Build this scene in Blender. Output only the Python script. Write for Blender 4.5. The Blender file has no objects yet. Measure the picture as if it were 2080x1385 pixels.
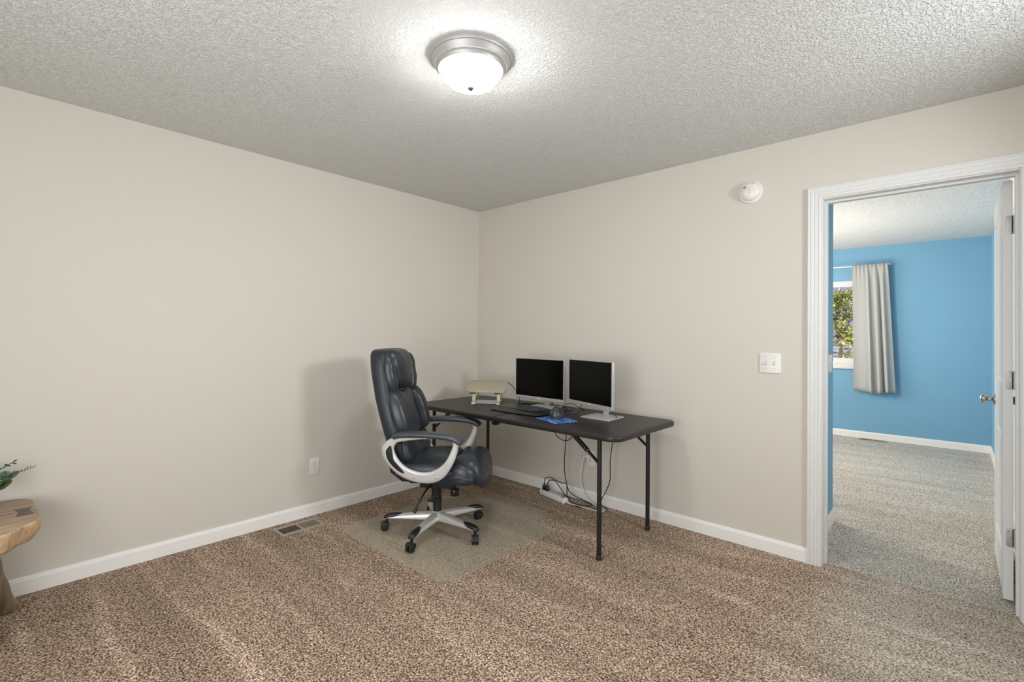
import bpy, bmesh, math, random
from mathutils import Vector, Matrix, noise
PI = math.pi
random.seed(7)
scene = bpy.context.scene
C = scene.collection

# ------------------------------------------------------------------ camera
cam_d = bpy.data.cameras.new('camera')
cam = bpy.data.objects.new('camera', cam_d); C.objects.link(cam)
cam_d.sensor_fit = 'HORIZONTAL'; cam_d.sensor_width = 36.0
cam_d.lens = 992.013 * 36.0 / 2080.0
cam_d.shift_y = -24.32 / 2080.0
cam_d.clip_start = 0.05
_r = Vector((0.73916254, 0.67346579, 0.00908741)); _u = Vector((5.31491722e-04, -1.40755052e-02, 9.99900794e-01))
_f = Vector((-0.67352688, 0.73908438, 0.01076203))
m = Matrix.Identity(4)
for i in range(3):
    m[i][0] = _r[i]; m[i][1] = _u[i]; m[i][2] = -_f[i]
m[0][3], m[1][3], m[2][3] = 3.35524615, -3.20340916, 1.28287394
cam.matrix_world = m
scene.camera = cam

# ------------------------------------------------------------------ world, sun, large lights, exposure
world = bpy.data.worlds.new('world'); scene.world = world; world.use_nodes = True
wn = world.node_tree.nodes; wl = world.node_tree.links; wn.clear()
wo = wn.new('ShaderNodeOutputWorld'); wb = wn.new('ShaderNodeBackground')
wc = wn.new('ShaderNodeTexCoord'); wsx = wn.new('ShaderNodeSeparateXYZ'); wr = wn.new('ShaderNodeValToRGB')
wr.color_ramp.elements[0].position = 0.0; wr.color_ramp.elements[0].color = (0.50, 0.53, 0.80, 1)
wr.color_ramp.elements[1].position = 0.7; wr.color_ramp.elements[1].color = (0.26, 0.30, 0.75, 1)
wl.new(wc.outputs['Generated'], wsx.inputs[0]); wl.new(wsx.outputs['Z'], wr.inputs[0])
wl.new(wr.outputs[0], wb.inputs['Color']); wb.inputs['Strength'].default_value = 0.8
wl.new(wb.outputs[0], wo.inputs['Surface'])

def light(name, kind, loc, energy, color=(1, 1, 1), target=None, **kw):
    d = bpy.data.lights.new(name, kind); d.energy = energy; d.color = color
    for k, v in kw.items(): setattr(d, k, v)
    o = bpy.data.objects.new(name, d); C.objects.link(o); o.location = loc
    if target is not None:
        o.rotation_euler = (Vector(target) - Vector(loc)).to_track_quat('-Z', 'Y').to_euler()
    return o
light('sun', 'SUN', (2, -6, 9), 6.0, (1.0, 0.94, 0.82), target=(2, 5.0, 0), angle=0.02)
# added area light behind the camera, a flat front fill; no window stands there
light('front_fill', 'AREA', (2.6, -4.30, 1.45), 46, (0.94, 0.99, 1.04), target=(1.6, 0, 1.25), shape='RECTANGLE', size=2.8, size_y=1.9)
# flash bounced off the upper right corner of the room
light('bounced_flash', 'AREA', (4.30, -0.95, 1.85), 19.5, (0.95, 0.99, 1.04), target=(0.0, -1.5, 1.0), shape='DISK', size=0.5, spread=math.radians(132))
# unseen area light added behind the camera to brighten the ceiling
light('ceiling_fill', 'AREA', (2.2, -3.75, 0.9), 22, (0.96, 0.99, 1.03), target=(1.5, -1.2, 2.44), shape='DISK', size=1.2)
# unseen area lights added to fill the bedroom; the flash follows the curtain's shadow
light('bedroom_side_fill', 'AREA', (0.25, 2.7, 1.5), 54, (1.0, 0.905, 0.80), target=(3.0, 2.6, 1.1), shape='RECTANGLE', size=1.6, size_y=1.5)
light('bedroom_flash', 'AREA', (1.2, 1.6, 2.0), 27, (1.0, 0.905, 0.80), target=(2.9, 4.3, 1.3), shape='DISK', size=0.3)
light('bedroom_ceiling_fill', 'AREA', (1.9, 2.6, 1.1), 20, (1.0, 0.905, 0.80), target=(2.6, 2.9, 2.44), shape='DISK', size=1.2)
scene.view_settings.view_transform = 'Standard'
scene.view_settings.look = 'None'
scene.view_settings.gamma = 1.0
scene.view_settings.use_curve_mapping = False
scene.view_settings.exposure = 0.08

# ------------------------------------------------------------------ materials
def srgb(r, g, b):
    def f(c):
        c /= 255.0
        return c / 12.92 if c <= 0.04045 else ((c + 0.055) / 1.055) ** 2.4
    return (f(r), f(g), f(b), 1)

def mat(name, col, rough=0.5, metal=0.0, spec=0.5, bump=None, mottled=None, coat=0.0):
    """col linear rgba; bump=(scale, strength, distance, detail); mottled=(scale, darker colour factor)"""
    mt = bpy.data.materials.new(name); mt.use_nodes = True
    nt = mt.node_tree; b = nt.nodes['Principled BSDF']
    b.inputs['Base Color'].default_value = col; b.inputs['Roughness'].default_value = rough
    b.inputs['Metallic'].default_value = metal; b.inputs['Specular IOR Level'].default_value = spec
    b.inputs['Coat Weight'].default_value = coat
    if bump or mottled:
        tc = nt.nodes.new('ShaderNodeTexCoord')
    if mottled:
        n = nt.nodes.new('ShaderNodeTexNoise'); n.inputs['Scale'].default_value = mottled[0]; n.inputs['Detail'].default_value = 4
        nt.links.new(tc.outputs['Object'], n.inputs['Vector'])
        r = nt.nodes.new('ShaderNodeValToRGB')
        k = mottled[1]
        r.color_ramp.elements[0].position = 0.3; r.color_ramp.elements[0].color = (col[0]*k, col[1]*k, col[2]*k, 1)
        r.color_ramp.elements[1].position = 0.7; r.color_ramp.elements[1].color = col
        nt.links.new(n.outputs['Fac'], r.inputs[0]); nt.links.new(r.outputs[0], b.inputs['Base Color'])
    if bump:
        n = nt.nodes.new('ShaderNodeTexNoise'); n.inputs['Scale'].default_value = bump[0]; n.inputs['Detail'].default_value = bump[3] if len(bump) > 3 else 3
        nt.links.new(tc.outputs['Object'], n.inputs['Vector'])
        bp = nt.nodes.new('ShaderNodeBump'); bp.inputs['Strength'].default_value = bump[1]; bp.inputs['Distance'].default_value = bump[2]
        nt.links.new(n.outputs['Fac'], bp.inputs['Height']); nt.links.new(bp.outputs[0], b.inputs['Normal'])
    return mt

WALL = mat('warm_white_wall_paint', srgb(214, 208, 197), 0.75, spec=0.25, bump=(55, 0.12, 0.002, 4))
BLUE = mat('blue_wall_paint', srgb(124, 171, 200), 0.7, spec=0.25, bump=(55, 0.12, 0.002, 4))
TRIM = mat('white_trim_paint', srgb(225, 224, 221), 0.5, spec=0.3, bump=(30, 0.01, 0.001))
BASEP = mat('bright_white_baseboard_paint', srgb(243, 241, 236), 0.45, spec=0.35, bump=(30, 0.01, 0.001))
DOORM = mat('white_door_paint', srgb(232, 231, 228), 0.38, spec=0.4, bump=(40, 0.04, 0.002))
PLASTIC = mat('white_plastic', srgb(232, 230, 224), 0.35, bump=(60, 0.02, 0.001))
SLOT = mat('dark_slot', srgb(60, 56, 52), 0.7, bump=(60, 0.02, 0.001))
STEEL = mat('satin_steel', srgb(176, 176, 174), 0.3, 1.0, bump=(90, 0.05, 0.001))
NICKEL = mat('brushed_nickel', srgb(188, 187, 184), 0.5, 0.55, bump=(80, 0.04, 0.001))
BLACKP = mat('black_plastic', srgb(27, 27, 28), 0.4, bump=(120, 0.08, 0.001))
BLACKM = mat('black_powder_coat', srgb(20, 20, 21), 0.42, bump=(200, 0.1, 0.0008))
LEATHER = mat('navy_bonded_leather', srgb(47, 52, 59), 0.36, spec=0.5, bump=(34, 0.22, 0.006, 5), mottled=(9, 0.82))
LEATHERD = mat('dark_leather_back', srgb(37, 42, 49), 0.42, spec=0.45, bump=(34, 0.2, 0.005, 5))
ARMPAD = mat('leather_arm_pad', srgb(62, 67, 74), 0.33, spec=0.5, bump=(50, 0.12, 0.003, 4))
SILVER = mat('silver_painted_plastic', srgb(204, 203, 200), 0.33, 0.25, bump=(150, 0.03, 0.0006))
LEGSILVER = mat('satin_aluminium_base', srgb(206, 203, 197), 0.32, 0.45, bump=(150, 0.03, 0.0006))
MONSILVER = mat('monitor_silver', srgb(196, 195, 193), 0.35, 0.45, bump=(150, 0.03, 0.0006))
SCREEN = mat('monitor_glass', srgb(6, 6, 5), 0.2, spec=0.14, bump=(200, 0.01, 0.0003))
ALU = mat('warm_silver_aluminium', srgb(202, 192, 172), 0.38, 0.6, bump=(150, 0.03, 0.0006))
GOLD = mat('pale_gold_aluminium', srgb(186, 176, 134), 0.5, 0.3, bump=(150, 0.03, 0.0006))
CABLEB = mat('black_cable', srgb(20, 20, 20), 0.5, bump=(150, 0.03, 0.0006))
CABLEW = mat('white_cable', srgb(228, 226, 220), 0.45, bump=(150, 0.03, 0.0006))
KEYM = mat('keycap_black', srgb(72, 74, 78), 0.24, bump=(150, 0.05, 0.0006))
VENTM = mat('tan_enamel', srgb(172, 158, 138), 0.45, 0.1, bump=(60, 0.04, 0.001))
VENTD = mat('vent_dark_inside', srgb(24, 22, 20), 0.8, bump=(60, 0.04, 0.001))
CURTAIN = mat('light_grey_curtain_cloth', srgb(176, 176, 173), 0.85, spec=0.2, bump=(350, 0.2, 0.001))
POT = mat('glazed_white_pot', srgb(225, 222, 215), 0.3, bump=(25, 0.05, 0.002))
SOIL = mat('potting_soil', srgb(60, 45, 35), 0.95, bump=(60, 0.8, 0.01))

def ceiling_mat(name, scale, dist, col):
    mt = bpy.data.materials.new(name); mt.use_nodes = True
    nt = mt.node_tree; b = nt.nodes['Principled BSDF']
    b.inputs['Base Color'].default_value = col; b.inputs['Roughness'].default_value = 0.85; b.inputs['Specular IOR Level'].default_value = 0.2
    tc = nt.nodes.new('ShaderNodeTexCoord')
    w = nt.nodes.new('ShaderNodeTexNoise'); w.inputs['Scale'].default_value = scale * 0.5; w.inputs['Detail'].default_value = 2
    mx = nt.nodes.new('ShaderNodeVectorMath'); mx.operation = 'MULTIPLY_ADD'
    mx.inputs[1].default_value = (0.05, 0.05, 0.05)
    nt.links.new(tc.outputs['Object'], w.inputs['Vector'])
    nt.links.new(w.outputs['Color'], mx.inputs[0]); nt.links.new(tc.outputs['Object'], mx.inputs[2])
    n1 = nt.nodes.new('ShaderNodeTexNoise'); n1.inputs['Scale'].default_value = scale; n1.inputs['Detail'].default_value = 2.5; n1.inputs['Roughness'].default_value = 0.5
    nt.links.new(mx.outputs[0], n1.inputs['Vector'])
    rp = nt.nodes.new('ShaderNodeValToRGB')
    rp.color_ramp.elements[0].position = 0.42; rp.color_ramp.elements[1].position = 0.60
    nt.links.new(n1.outputs['Fac'], rp.inputs[0])
    n2 = nt.nodes.new('ShaderNodeTexNoise'); n2.inputs['Scale'].default_value = scale * 4; n2.inputs['Detail'].default_value = 2
    nt.links.new(tc.outputs['Object'], n2.inputs['Vector'])
    ad = nt.nodes.new('ShaderNodeMath'); ad.operation = 'MULTIPLY_ADD'; ad.inputs[1].default_value = 0.2
    nt.links.new(n2.outputs['Fac'], ad.inputs[0]); nt.links.new(rp.outputs[0], ad.inputs[2])
    bp = nt.nodes.new('ShaderNodeBump'); bp.inputs['Strength'].default_value = 1.0; bp.inputs['Distance'].default_value = dist
    nt.links.new(ad.outputs[0], bp.inputs['Height']); nt.links.new(bp.outputs[0], b.inputs['Normal'])
    return mt
CEIL = ceiling_mat('textured_ceiling', 80, 0.0038, srgb(226, 226, 222))
CEIL2 = ceiling_mat('textured_ceiling_bedroom', 75, 0.0045, srgb(232, 231, 227))

def carpet_mat(name, dark, mid, lite, streak, door_spill=None):
    mt = bpy.data.materials.new(name); mt.use_nodes = True
    nt = mt.node_tree; b = nt.nodes['Principled BSDF']; L = nt.links
    b.inputs['Roughness'].default_value = 0.95; b.inputs['Specular IOR Level'].default_value = 0.1
    tc = nt.nodes.new('ShaderNodeTexCoord')
    # tuft speckle
    wob = nt.nodes.new('ShaderNodeTexNoise'); wob.inputs['Scale'].default_value = 70; wob.inputs['Detail'].default_value = 1
    L.new(tc.outputs['Object'], wob.inputs['Vector'])
    ma = nt.nodes.new('ShaderNodeVectorMath'); ma.operation = 'MULTIPLY_ADD'; ma.inputs[1].default_value = (0.012,) * 3
    L.new(wob.outputs['Color'], ma.inputs[0]); L.new(tc.outputs['Object'], ma.inputs[2])
    n = nt.nodes.new('ShaderNodeTexNoise'); n.inputs['Scale'].default_value = 135; n.inputs['Detail'].default_value = 2.0; n.inputs['Roughness'].default_value = 0.6
    L.new(ma.outputs[0], n.inputs['Vector'])
    r = nt.nodes.new('ShaderNodeValToRGB')
    e = r.color_ramp.elements
    e[0].position = 0.36; e[0].color = dark; e[1].position = 0.64; e[1].color = lite
    x = e.new(0.5); x.color = mid
    L.new(n.outputs['Fac'], r.inputs[0])
    col_out = r.outputs[0]
    if door_spill:
        # bedroom daylight spilling through the doorway, painted into the pile colour
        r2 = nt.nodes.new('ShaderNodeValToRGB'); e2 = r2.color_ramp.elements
        e2[0].position = 0.36; e2[0].color = door_spill[0]; e2[1].position = 0.64; e2[1].color = door_spill[2]
        x2 = e2.new(0.5); x2.color = door_spill[1]
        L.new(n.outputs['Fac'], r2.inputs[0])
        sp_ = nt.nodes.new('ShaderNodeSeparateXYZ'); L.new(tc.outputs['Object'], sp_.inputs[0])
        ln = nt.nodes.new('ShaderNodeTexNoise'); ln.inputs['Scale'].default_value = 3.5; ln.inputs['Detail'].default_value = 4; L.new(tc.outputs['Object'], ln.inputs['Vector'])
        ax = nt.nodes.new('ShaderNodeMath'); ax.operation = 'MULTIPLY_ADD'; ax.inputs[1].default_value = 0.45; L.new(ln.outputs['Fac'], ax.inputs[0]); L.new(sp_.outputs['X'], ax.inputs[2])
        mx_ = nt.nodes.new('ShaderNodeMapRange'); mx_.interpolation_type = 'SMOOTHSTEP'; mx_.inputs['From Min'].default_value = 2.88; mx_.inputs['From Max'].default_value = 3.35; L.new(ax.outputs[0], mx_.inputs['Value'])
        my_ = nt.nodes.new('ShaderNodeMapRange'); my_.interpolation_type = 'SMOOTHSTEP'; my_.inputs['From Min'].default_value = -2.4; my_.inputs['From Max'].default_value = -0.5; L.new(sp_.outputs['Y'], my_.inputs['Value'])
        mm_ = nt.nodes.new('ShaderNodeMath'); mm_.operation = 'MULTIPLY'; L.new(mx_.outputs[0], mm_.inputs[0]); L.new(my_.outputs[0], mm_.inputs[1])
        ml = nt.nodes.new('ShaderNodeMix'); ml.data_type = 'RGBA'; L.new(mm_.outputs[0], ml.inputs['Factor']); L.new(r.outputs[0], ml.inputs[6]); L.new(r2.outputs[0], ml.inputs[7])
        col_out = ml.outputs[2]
    # pile lay: nap brushed by vacuuming, long streaks along +x
    mp = nt.nodes.new('ShaderNodeMapping'); mp.inputs['Scale'].default_value = (0.55, 5.0, 1); mp.inputs['Rotation'].default_value = (0, 0, math.radians(4))
    L.new(tc.outputs['Object'], mp.inputs['Vector'])
    s = nt.nodes.new('ShaderNodeTexNoise'); s.inputs['Scale'].default_value = 1.0; s.inputs['Detail'].default_value = 3.0; s.inputs['Roughness'].default_value = 0.55
    L.new(mp.outputs[0], s.inputs['Vector'])
    sr = nt.nodes.new('ShaderNodeValToRGB')
    sr.color_ramp.elements[0].position = 0.38; sr.color_ramp.elements[0].color = (1 - streak,) * 3 + (1,)
    sr.color_ramp.elements[1].position = 0.64; sr.color_ramp.elements[1].color = (1 + streak, 1 + streak, 1 + streak * 1.1, 1)
    L.new(s.outputs['Fac'], sr.inputs[0])
    mul = nt.nodes.new('ShaderNodeMix'); mul.data_type = 'RGBA'; mul.blend_type = 'MULTIPLY'; mul.inputs['Factor'].default_value = 1.0
    L.new(col_out, mul.inputs[6]); L.new(sr.outputs[0], mul.inputs[7])
    base_out = mul.outputs[2]
    if door_spill:
        # pale ridges left where vacuum passes meet: narrow lines along +x, about 0.27 m apart
        wv = nt.nodes.new('ShaderNodeTexNoise'); wv.inputs['Scale'].default_value = 0.9; wv.inputs['Detail'].default_value = 1.5; L.new(tc.outputs['Object'], wv.inputs['Vector'])
        s3 = nt.nodes.new('ShaderNodeSeparateXYZ'); L.new(tc.outputs['Object'], s3.inputs[0])
        yy = nt.nodes.new('ShaderNodeMath'); yy.operation = 'MULTIPLY_ADD'; yy.inputs[1].default_value = 0.32; L.new(wv.outputs['Fac'], yy.inputs[0]); L.new(s3.outputs['Y'], yy.inputs[2])
        y4 = nt.nodes.new('ShaderNodeMath'); y4.operation = 'MULTIPLY_ADD'; y4.inputs[1].default_value = -0.10; L.new(s3.outputs['X'], y4.inputs[0]); L.new(yy.outputs[0], y4.inputs[2])
        pp = nt.nodes.new('ShaderNodeMath'); pp.operation = 'PINGPONG'; pp.inputs[1].default_value = 0.135; L.new(y4.outputs[0], pp.inputs[0])
        lr = nt.nodes.new('ShaderNodeMapRange'); lr.interpolation_type = 'SMOOTHSTEP'; lr.inputs['From Min'].default_value = 0.045; lr.inputs['From Max'].default_value = 0.0; L.new(pp.outputs[0], lr.inputs['Value'])
        mk = nt.nodes.new('ShaderNodeTexNoise'); mk.inputs['Scale'].default_value = 1.3; mk.inputs['Detail'].default_value = 3; mk.noise_dimensions = '4D'; mk.inputs['W'].default_value = 3.0; L.new(tc.outputs['Object'], mk.inputs['Vector'])
        mr = nt.nodes.new('ShaderNodeMapRange'); mr.inputs['From Min'].default_value = 0.42; mr.inputs['From Max'].default_value = 0.62; L.new(mk.outputs['Fac'], mr.inputs['Value'])
        m5 = nt.nodes.new('ShaderNodeMath'); m5.operation = 'MULTIPLY'; L.new(lr.outputs[0], m5.inputs[0]); L.new(mr.outputs[0], m5.inputs[1])
        m6 = nt.nodes.new('ShaderNodeMath'); m6.operation = 'MULTIPLY'; m6.inputs[1].default_value = 0.55; L.new(m5.outputs[0], m6.inputs[0])
        mxl = nt.nodes.new('ShaderNodeMix'); mxl.data_type = 'RGBA'; mxl.blend_type = 'MULTIPLY'; mxl.inputs[7].default_value = (1.55, 1.62, 1.70, 1); mxl.clamp_result = False
        L.new(m6.outputs[0], mxl.inputs['Factor']); L.new(base_out, mxl.inputs[6]); base_out = mxl.outputs[2]
    L.new(base_out, b.inputs['Base Color'])
    bp = nt.nodes.new('ShaderNodeBump'); bp.inputs['Strength'].default_value = 0.9; bp.inputs['Distance'].default_value = 0.006
    L.new(n.outputs['Fac'], bp.inputs['Height']); L.new(bp.outputs[0], b.inputs['Normal'])
    return mt
CARPET = carpet_mat('brown_cut_pile_carpet', srgb(74, 53, 39), srgb(156, 131, 110), srgb(226, 206, 184), 0.13, door_spill=(srgb(108, 95, 82), srgb(184, 170, 153), srgb(228, 217, 202)))
CARPET2 = carpet_mat('daylit_cut_pile_carpet', srgb(100, 88, 77), srgb(204, 194, 180), srgb(243, 237, 227), 0.10)  # same carpet under cooler bedroom daylight; the greyer light is in the colour

def wood_mat(name, c1, c2, scale, rot):
    mt = bpy.data.materials.new(name); mt.use_nodes = True
    nt = mt.node_tree; b = nt.nodes['Principled BSDF']; L = nt.links
    b.inputs['Roughness'].default_value = 0.5
    tc = nt.nodes.new('ShaderNodeTexCoord')
    mp = nt.nodes.new('ShaderNodeMapping'); mp.inputs['Scale'].default_value = scale; mp.inputs['Rotation'].default_value = rot
    L.new(tc.outputs['Object'], mp.inputs['Vector'])
    n = nt.nodes.new('ShaderNodeTexNoise'); n.inputs['Scale'].default_value = 1; n.inputs['Detail'].default_value = 6; n.inputs['Distortion'].default_value = 1.2
    L.new(mp.outputs[0], n.inputs['Vector'])
    r = nt.nodes.new('ShaderNodeValToRGB'); r.color_ramp.elements[0].position = 0.32; r.color_ramp.elements[0].color = c1
    r.color_ramp.elements[1].position = 0.68; r.color_ramp.elements[1].color = c2
    L.new(n.outputs['Fac'], r.inputs[0]); L.new(r.outputs[0], b.inputs['Base Color'])
    bp = nt.nodes.new('ShaderNodeBump'); bp.inputs['Strength'].default_value = 0.3; bp.inputs['Distance'].default_value = 0.004
    L.new(n.outputs['Fac'], bp.inputs['Height']); L.new(bp.outputs[0], b.inputs['Normal'])
    return mt
SLABTOP = wood_mat('pale_sanded_wood', srgb(150, 126, 100), srgb(186, 162, 134), (18, 4, 4), (0, 0, 0))
SLABEDGE = wood_mat('raw_live_edge_wood', srgb(176, 140, 98), srgb(226, 198, 160), (30, 30, 9), (0, 0, 0))
LEGWOOD = wood_mat('weathered_root_wood', srgb(74, 60, 44), srgb(146, 124, 98), (16, 16, 4), (0, 0, 0))
BOWTIE = wood_mat('dark_inlay_wood', srgb(92, 78, 64), srgb(112, 96, 80), (8, 40, 4), (0, 0, 0))

TABLE = mat('black_blow_moulded_plastic', srgb(36, 33, 31), 0.42, spec=0.5, bump=(260, 0.35, 0.0012, 2), mottled=(14, 0.85))

def glow_mat():
    mt = bpy.data.materials.new('lit_opal_glass'); mt.use_nodes = True
    b = mt.node_tree.nodes['Principled BSDF']
    b.inputs['Base Color'].default_value = (0.9, 0.9, 0.88, 1); b.inputs['Roughness'].default_value = 0.3
    n = mt.node_tree.nodes.new('ShaderNodeTexNoise'); n.inputs['Scale'].default_value = 3
    r = mt.node_tree.nodes.new('ShaderNodeValToRGB')
    r.color_ramp.elements[0].color = (0.97, 0.985, 1.0, 1); r.color_ramp.elements[1].color = (0.98, 0.99, 1.0, 1)
    mt.node_tree.links.new(n.outputs['Fac'], r.inputs[0]); mt.node_tree.links.new(r.outputs[0], b.inputs['Emission Color'])
    b.inputs['Emission Strength'].default_value = 60.0
    return mt
GLOW = glow_mat()

def clear_mat(name, tint, gloss_rough, clear, haze, bump=None, speckle=None):
    mt = bpy.data.materials.new(name); mt.use_nodes = True
    nt = mt.node_tree; nt.nodes.clear(); L = nt.links
    out = nt.nodes.new('ShaderNodeOutputMaterial')
    tr = nt.nodes.new('ShaderNodeBsdfTransparent'); tr.inputs[0].default_value = tint
    df = nt.nodes.new('ShaderNodeBsdfDiffuse'); df.inputs[0].default_value = haze
    gl = nt.nodes.new('ShaderNodeBsdfGlossy'); gl.inputs['Roughness'].default_value = gloss_rough
    m1 = nt.nodes.new('ShaderNodeMixShader'); m1.inputs[0].default_value = 1 - clear
    m2 = nt.nodes.new('ShaderNodeMixShader')
    fr = nt.nodes.new('ShaderNodeFresnel'); fr.inputs['IOR'].default_value = 1.4
    L.new(tr.outputs[0], m1.inputs[1]); L.new(df.outputs[0], m1.inputs[2])
    ge = nt.nodes.new('ShaderNodeNewGeometry'); iv = nt.nodes.new('ShaderNodeMath'); iv.operation = 'SUBTRACT'; iv.inputs[0].default_value = 1.0; L.new(ge.outputs['Backfacing'], iv.inputs[1])
    fm = nt.nodes.new('ShaderNodeMath'); fm.operation = 'MULTIPLY'; L.new(fr.outputs[0], fm.inputs[0]); L.new(iv.outputs[0], fm.inputs[1])
    L.new(fm.outputs[0], m2.inputs[0]); L.new(m1.outputs[0], m2.inputs[1]); L.new(gl.outputs[0], m2.inputs[2])
    if bump:
        tc = nt.nodes.new('ShaderNodeTexCoord'); n = nt.nodes.new('ShaderNodeTexNoise'); n.inputs['Scale'].default_value = bump[0]
        L.new(tc.outputs['Object'], n.inputs['Vector'])
        bp = nt.nodes.new('ShaderNodeBump'); bp.inputs['Strength'].default_value = bump[1]; bp.inputs['Distance'].default_value = bump[2]
        L.new(n.outputs['Fac'], bp.inputs['Height']); L.new(bp.outputs[0], gl.inputs['Normal']); L.new(bp.outputs[0], df.inputs['Normal'])
        if speckle:                                            # studded underside
            n2 = nt.nodes.new('ShaderNodeTexNoise'); n2.inputs['Scale'].default_value = 130; n2.inputs['Detail'].default_value = 2; L.new(tc.outputs['Object'], n2.inputs['Vector'])
            rp = nt.nodes.new('ShaderNodeValToRGB'); rp.color_ramp.elements[0].position = 0.36; rp.color_ramp.elements[0].color = speckle[0]; rp.color_ramp.elements[1].position = 0.64; rp.color_ramp.elements[1].color = speckle[1]
            L.new(n2.outputs['Fac'], rp.inputs[0]); L.new(rp.outputs[0], df.inputs[0])
    L.new(m2.outputs[0], out.inputs['Surface'])
    return mt
GLASS = clear_mat('window_glass', (0.97, 0.98, 0.98, 1), 0.02, 0.99, (0.8, 0.8, 0.8, 1))
VINYL = clear_mat('clear_vinyl', (0.985, 0.98, 0.94, 1), 0.45, 0.82, srgb(236, 226, 205), bump=(160, 0.5, 0.002), speckle=(srgb(182, 170, 146), srgb(255, 250, 236)))

def leaf_mat(name, c1, c2, scale=14):
    mt = bpy.data.materials.new(name); mt.use_nodes = True
    nt = mt.node_tree; b = nt.nodes['Principled BSDF']; L = nt.links
    b.inputs['Roughness'].default_value = 0.45
    tc = nt.nodes.new('ShaderNodeTexCoord'); n = nt.nodes.new('ShaderNodeTexNoise'); n.inputs['Scale'].default_value = scale
    r = nt.nodes.new('ShaderNodeValToRGB'); r.color_ramp.elements[0].position = 0.35; r.color_ramp.elements[0].color = c1
    r.color_ramp.elements[1].position = 0.65; r.color_ramp.elements[1].color = c2
    L.new(tc.outputs['Object'], n.inputs['Vector']); L.new(n.outputs['Fac'], r.inputs[0]); L.new(r.outputs[0], b.inputs['Base Color'])
    return mt
LEAFY = leaf_mat('yellow_green_tree_leaf', srgb(96, 112, 30), srgb(214, 204, 104), 7)
SUCC = leaf_mat('dusty_green_succulent', srgb(78, 104, 84), srgb(128, 150, 128), 10)
SUCC2 = leaf_mat('mossy_green_leaf', srgb(58, 84, 40), srgb(104, 128, 66), 10)
SPRIG = leaf_mat('grey_green_sprig', srgb(56, 78, 62), srgb(82, 104, 80), 20)
BARK = mat('brown_bark', srgb(80, 62, 48), 0.9, bump=(40, 0.6, 0.01))
GRASS = leaf_mat('garden_ground', srgb(120, 128, 120), srgb(176, 178, 172), 1.3)

# ------------------------------------------------------------------ object helpers
def link(name, me, mt, parent=None, smooth=True, angle=None):
    if mt is not None: me.materials.append(mt)
    if smooth:
        for p in me.polygons: p.use_smooth = True
        if angle is not None:
            me.set_sharp_from_angle(angle=math.radians(angle))
    o = bpy.data.objects.new(name, me); C.objects.link(o)
    if parent is not None: o.parent = parent
    return o
def obj(name, bm, mt, parent=None, smooth=True, angle=40):
    me = bpy.data.meshes.new(name)
    bmesh.ops.recalc_face_normals(bm, faces=bm.faces)
    bm.to_mesh(me); bm.free()
    return link(name, me, mt, parent, smooth, angle)
def thing(name, label, cat, loc=(0, 0, 0), rotz=0.0, group=None):
    o = bpy.data.objects.new(name, None); C.objects.link(o); o.empty_display_size = 0.05
    o.location = loc; o.rotation_euler = (0, 0, rotz); o['label'] = label; o['category'] = cat
    if group: o['group'] = group
    return o
def tag(o, label, cat, group=None):
    o['label'] = label; o['category'] = cat
    if group: o['group'] = group
    return o
def struct(o, label=None):
    o['kind'] = 'structure'
    if label: o['label'] = label
    return o
def place(o, loc=(0, 0, 0), rotz=0.0):
    o.location = loc; o.rotation_euler = (0, 0, rotz); return o

def box(bm, x0, x1, y0, y1, z0, z1, bev=0.0, seg=2, mtx=None):
    vs = [bm.verts.new(Vector(v)) for v in ((x0,y0,z0),(x1,y0,z0),(x1,y1,z0),(x0,y1,z0),(x0,y0,z1),(x1,y0,z1),(x1,y1,z1),(x0,y1,z1))]
    fs = [bm.faces.new([vs[i] for i in q]) for q in ((0,3,2,1),(4,5,6,7),(0,1,5,4),(1,2,6,5),(2,3,7,6),(3,0,4,7))]
    geo = vs
    if bev > 0:
        es = list({e for f in fs for e in f.edges})
        r = bmesh.ops.bevel(bm, geom=es, offset=bev, segments=seg, profile=0.5, affect='EDGES')
        geo = list({v for f in r['faces'] for v in f.verts} | {v for v in vs if v.is_valid})
    if mtx is not None:
        bmesh.ops.transform(bm, matrix=mtx, verts=[v for v in geo if v.is_valid])
    return bm
def bbox(*a, **k):
    return box(bmesh.new(), *a, **k)
def rounded(w, d, r, n=6, cx=0.0, cy=0.0):
    pts = []
    for (sx, sy, a0) in ((1, 1, 0), (-1, 1, 90), (-1, -1, 180), (1, -1, 270)):
        for k in range(n + 1):
            a = math.radians(a0 + 90.0 * k / n)
            pts.append((cx + sx * (w / 2 - r) + r * math.cos(a), cy + sy * (d / 2 - r) + r * math.sin(a)))
    return pts
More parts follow.
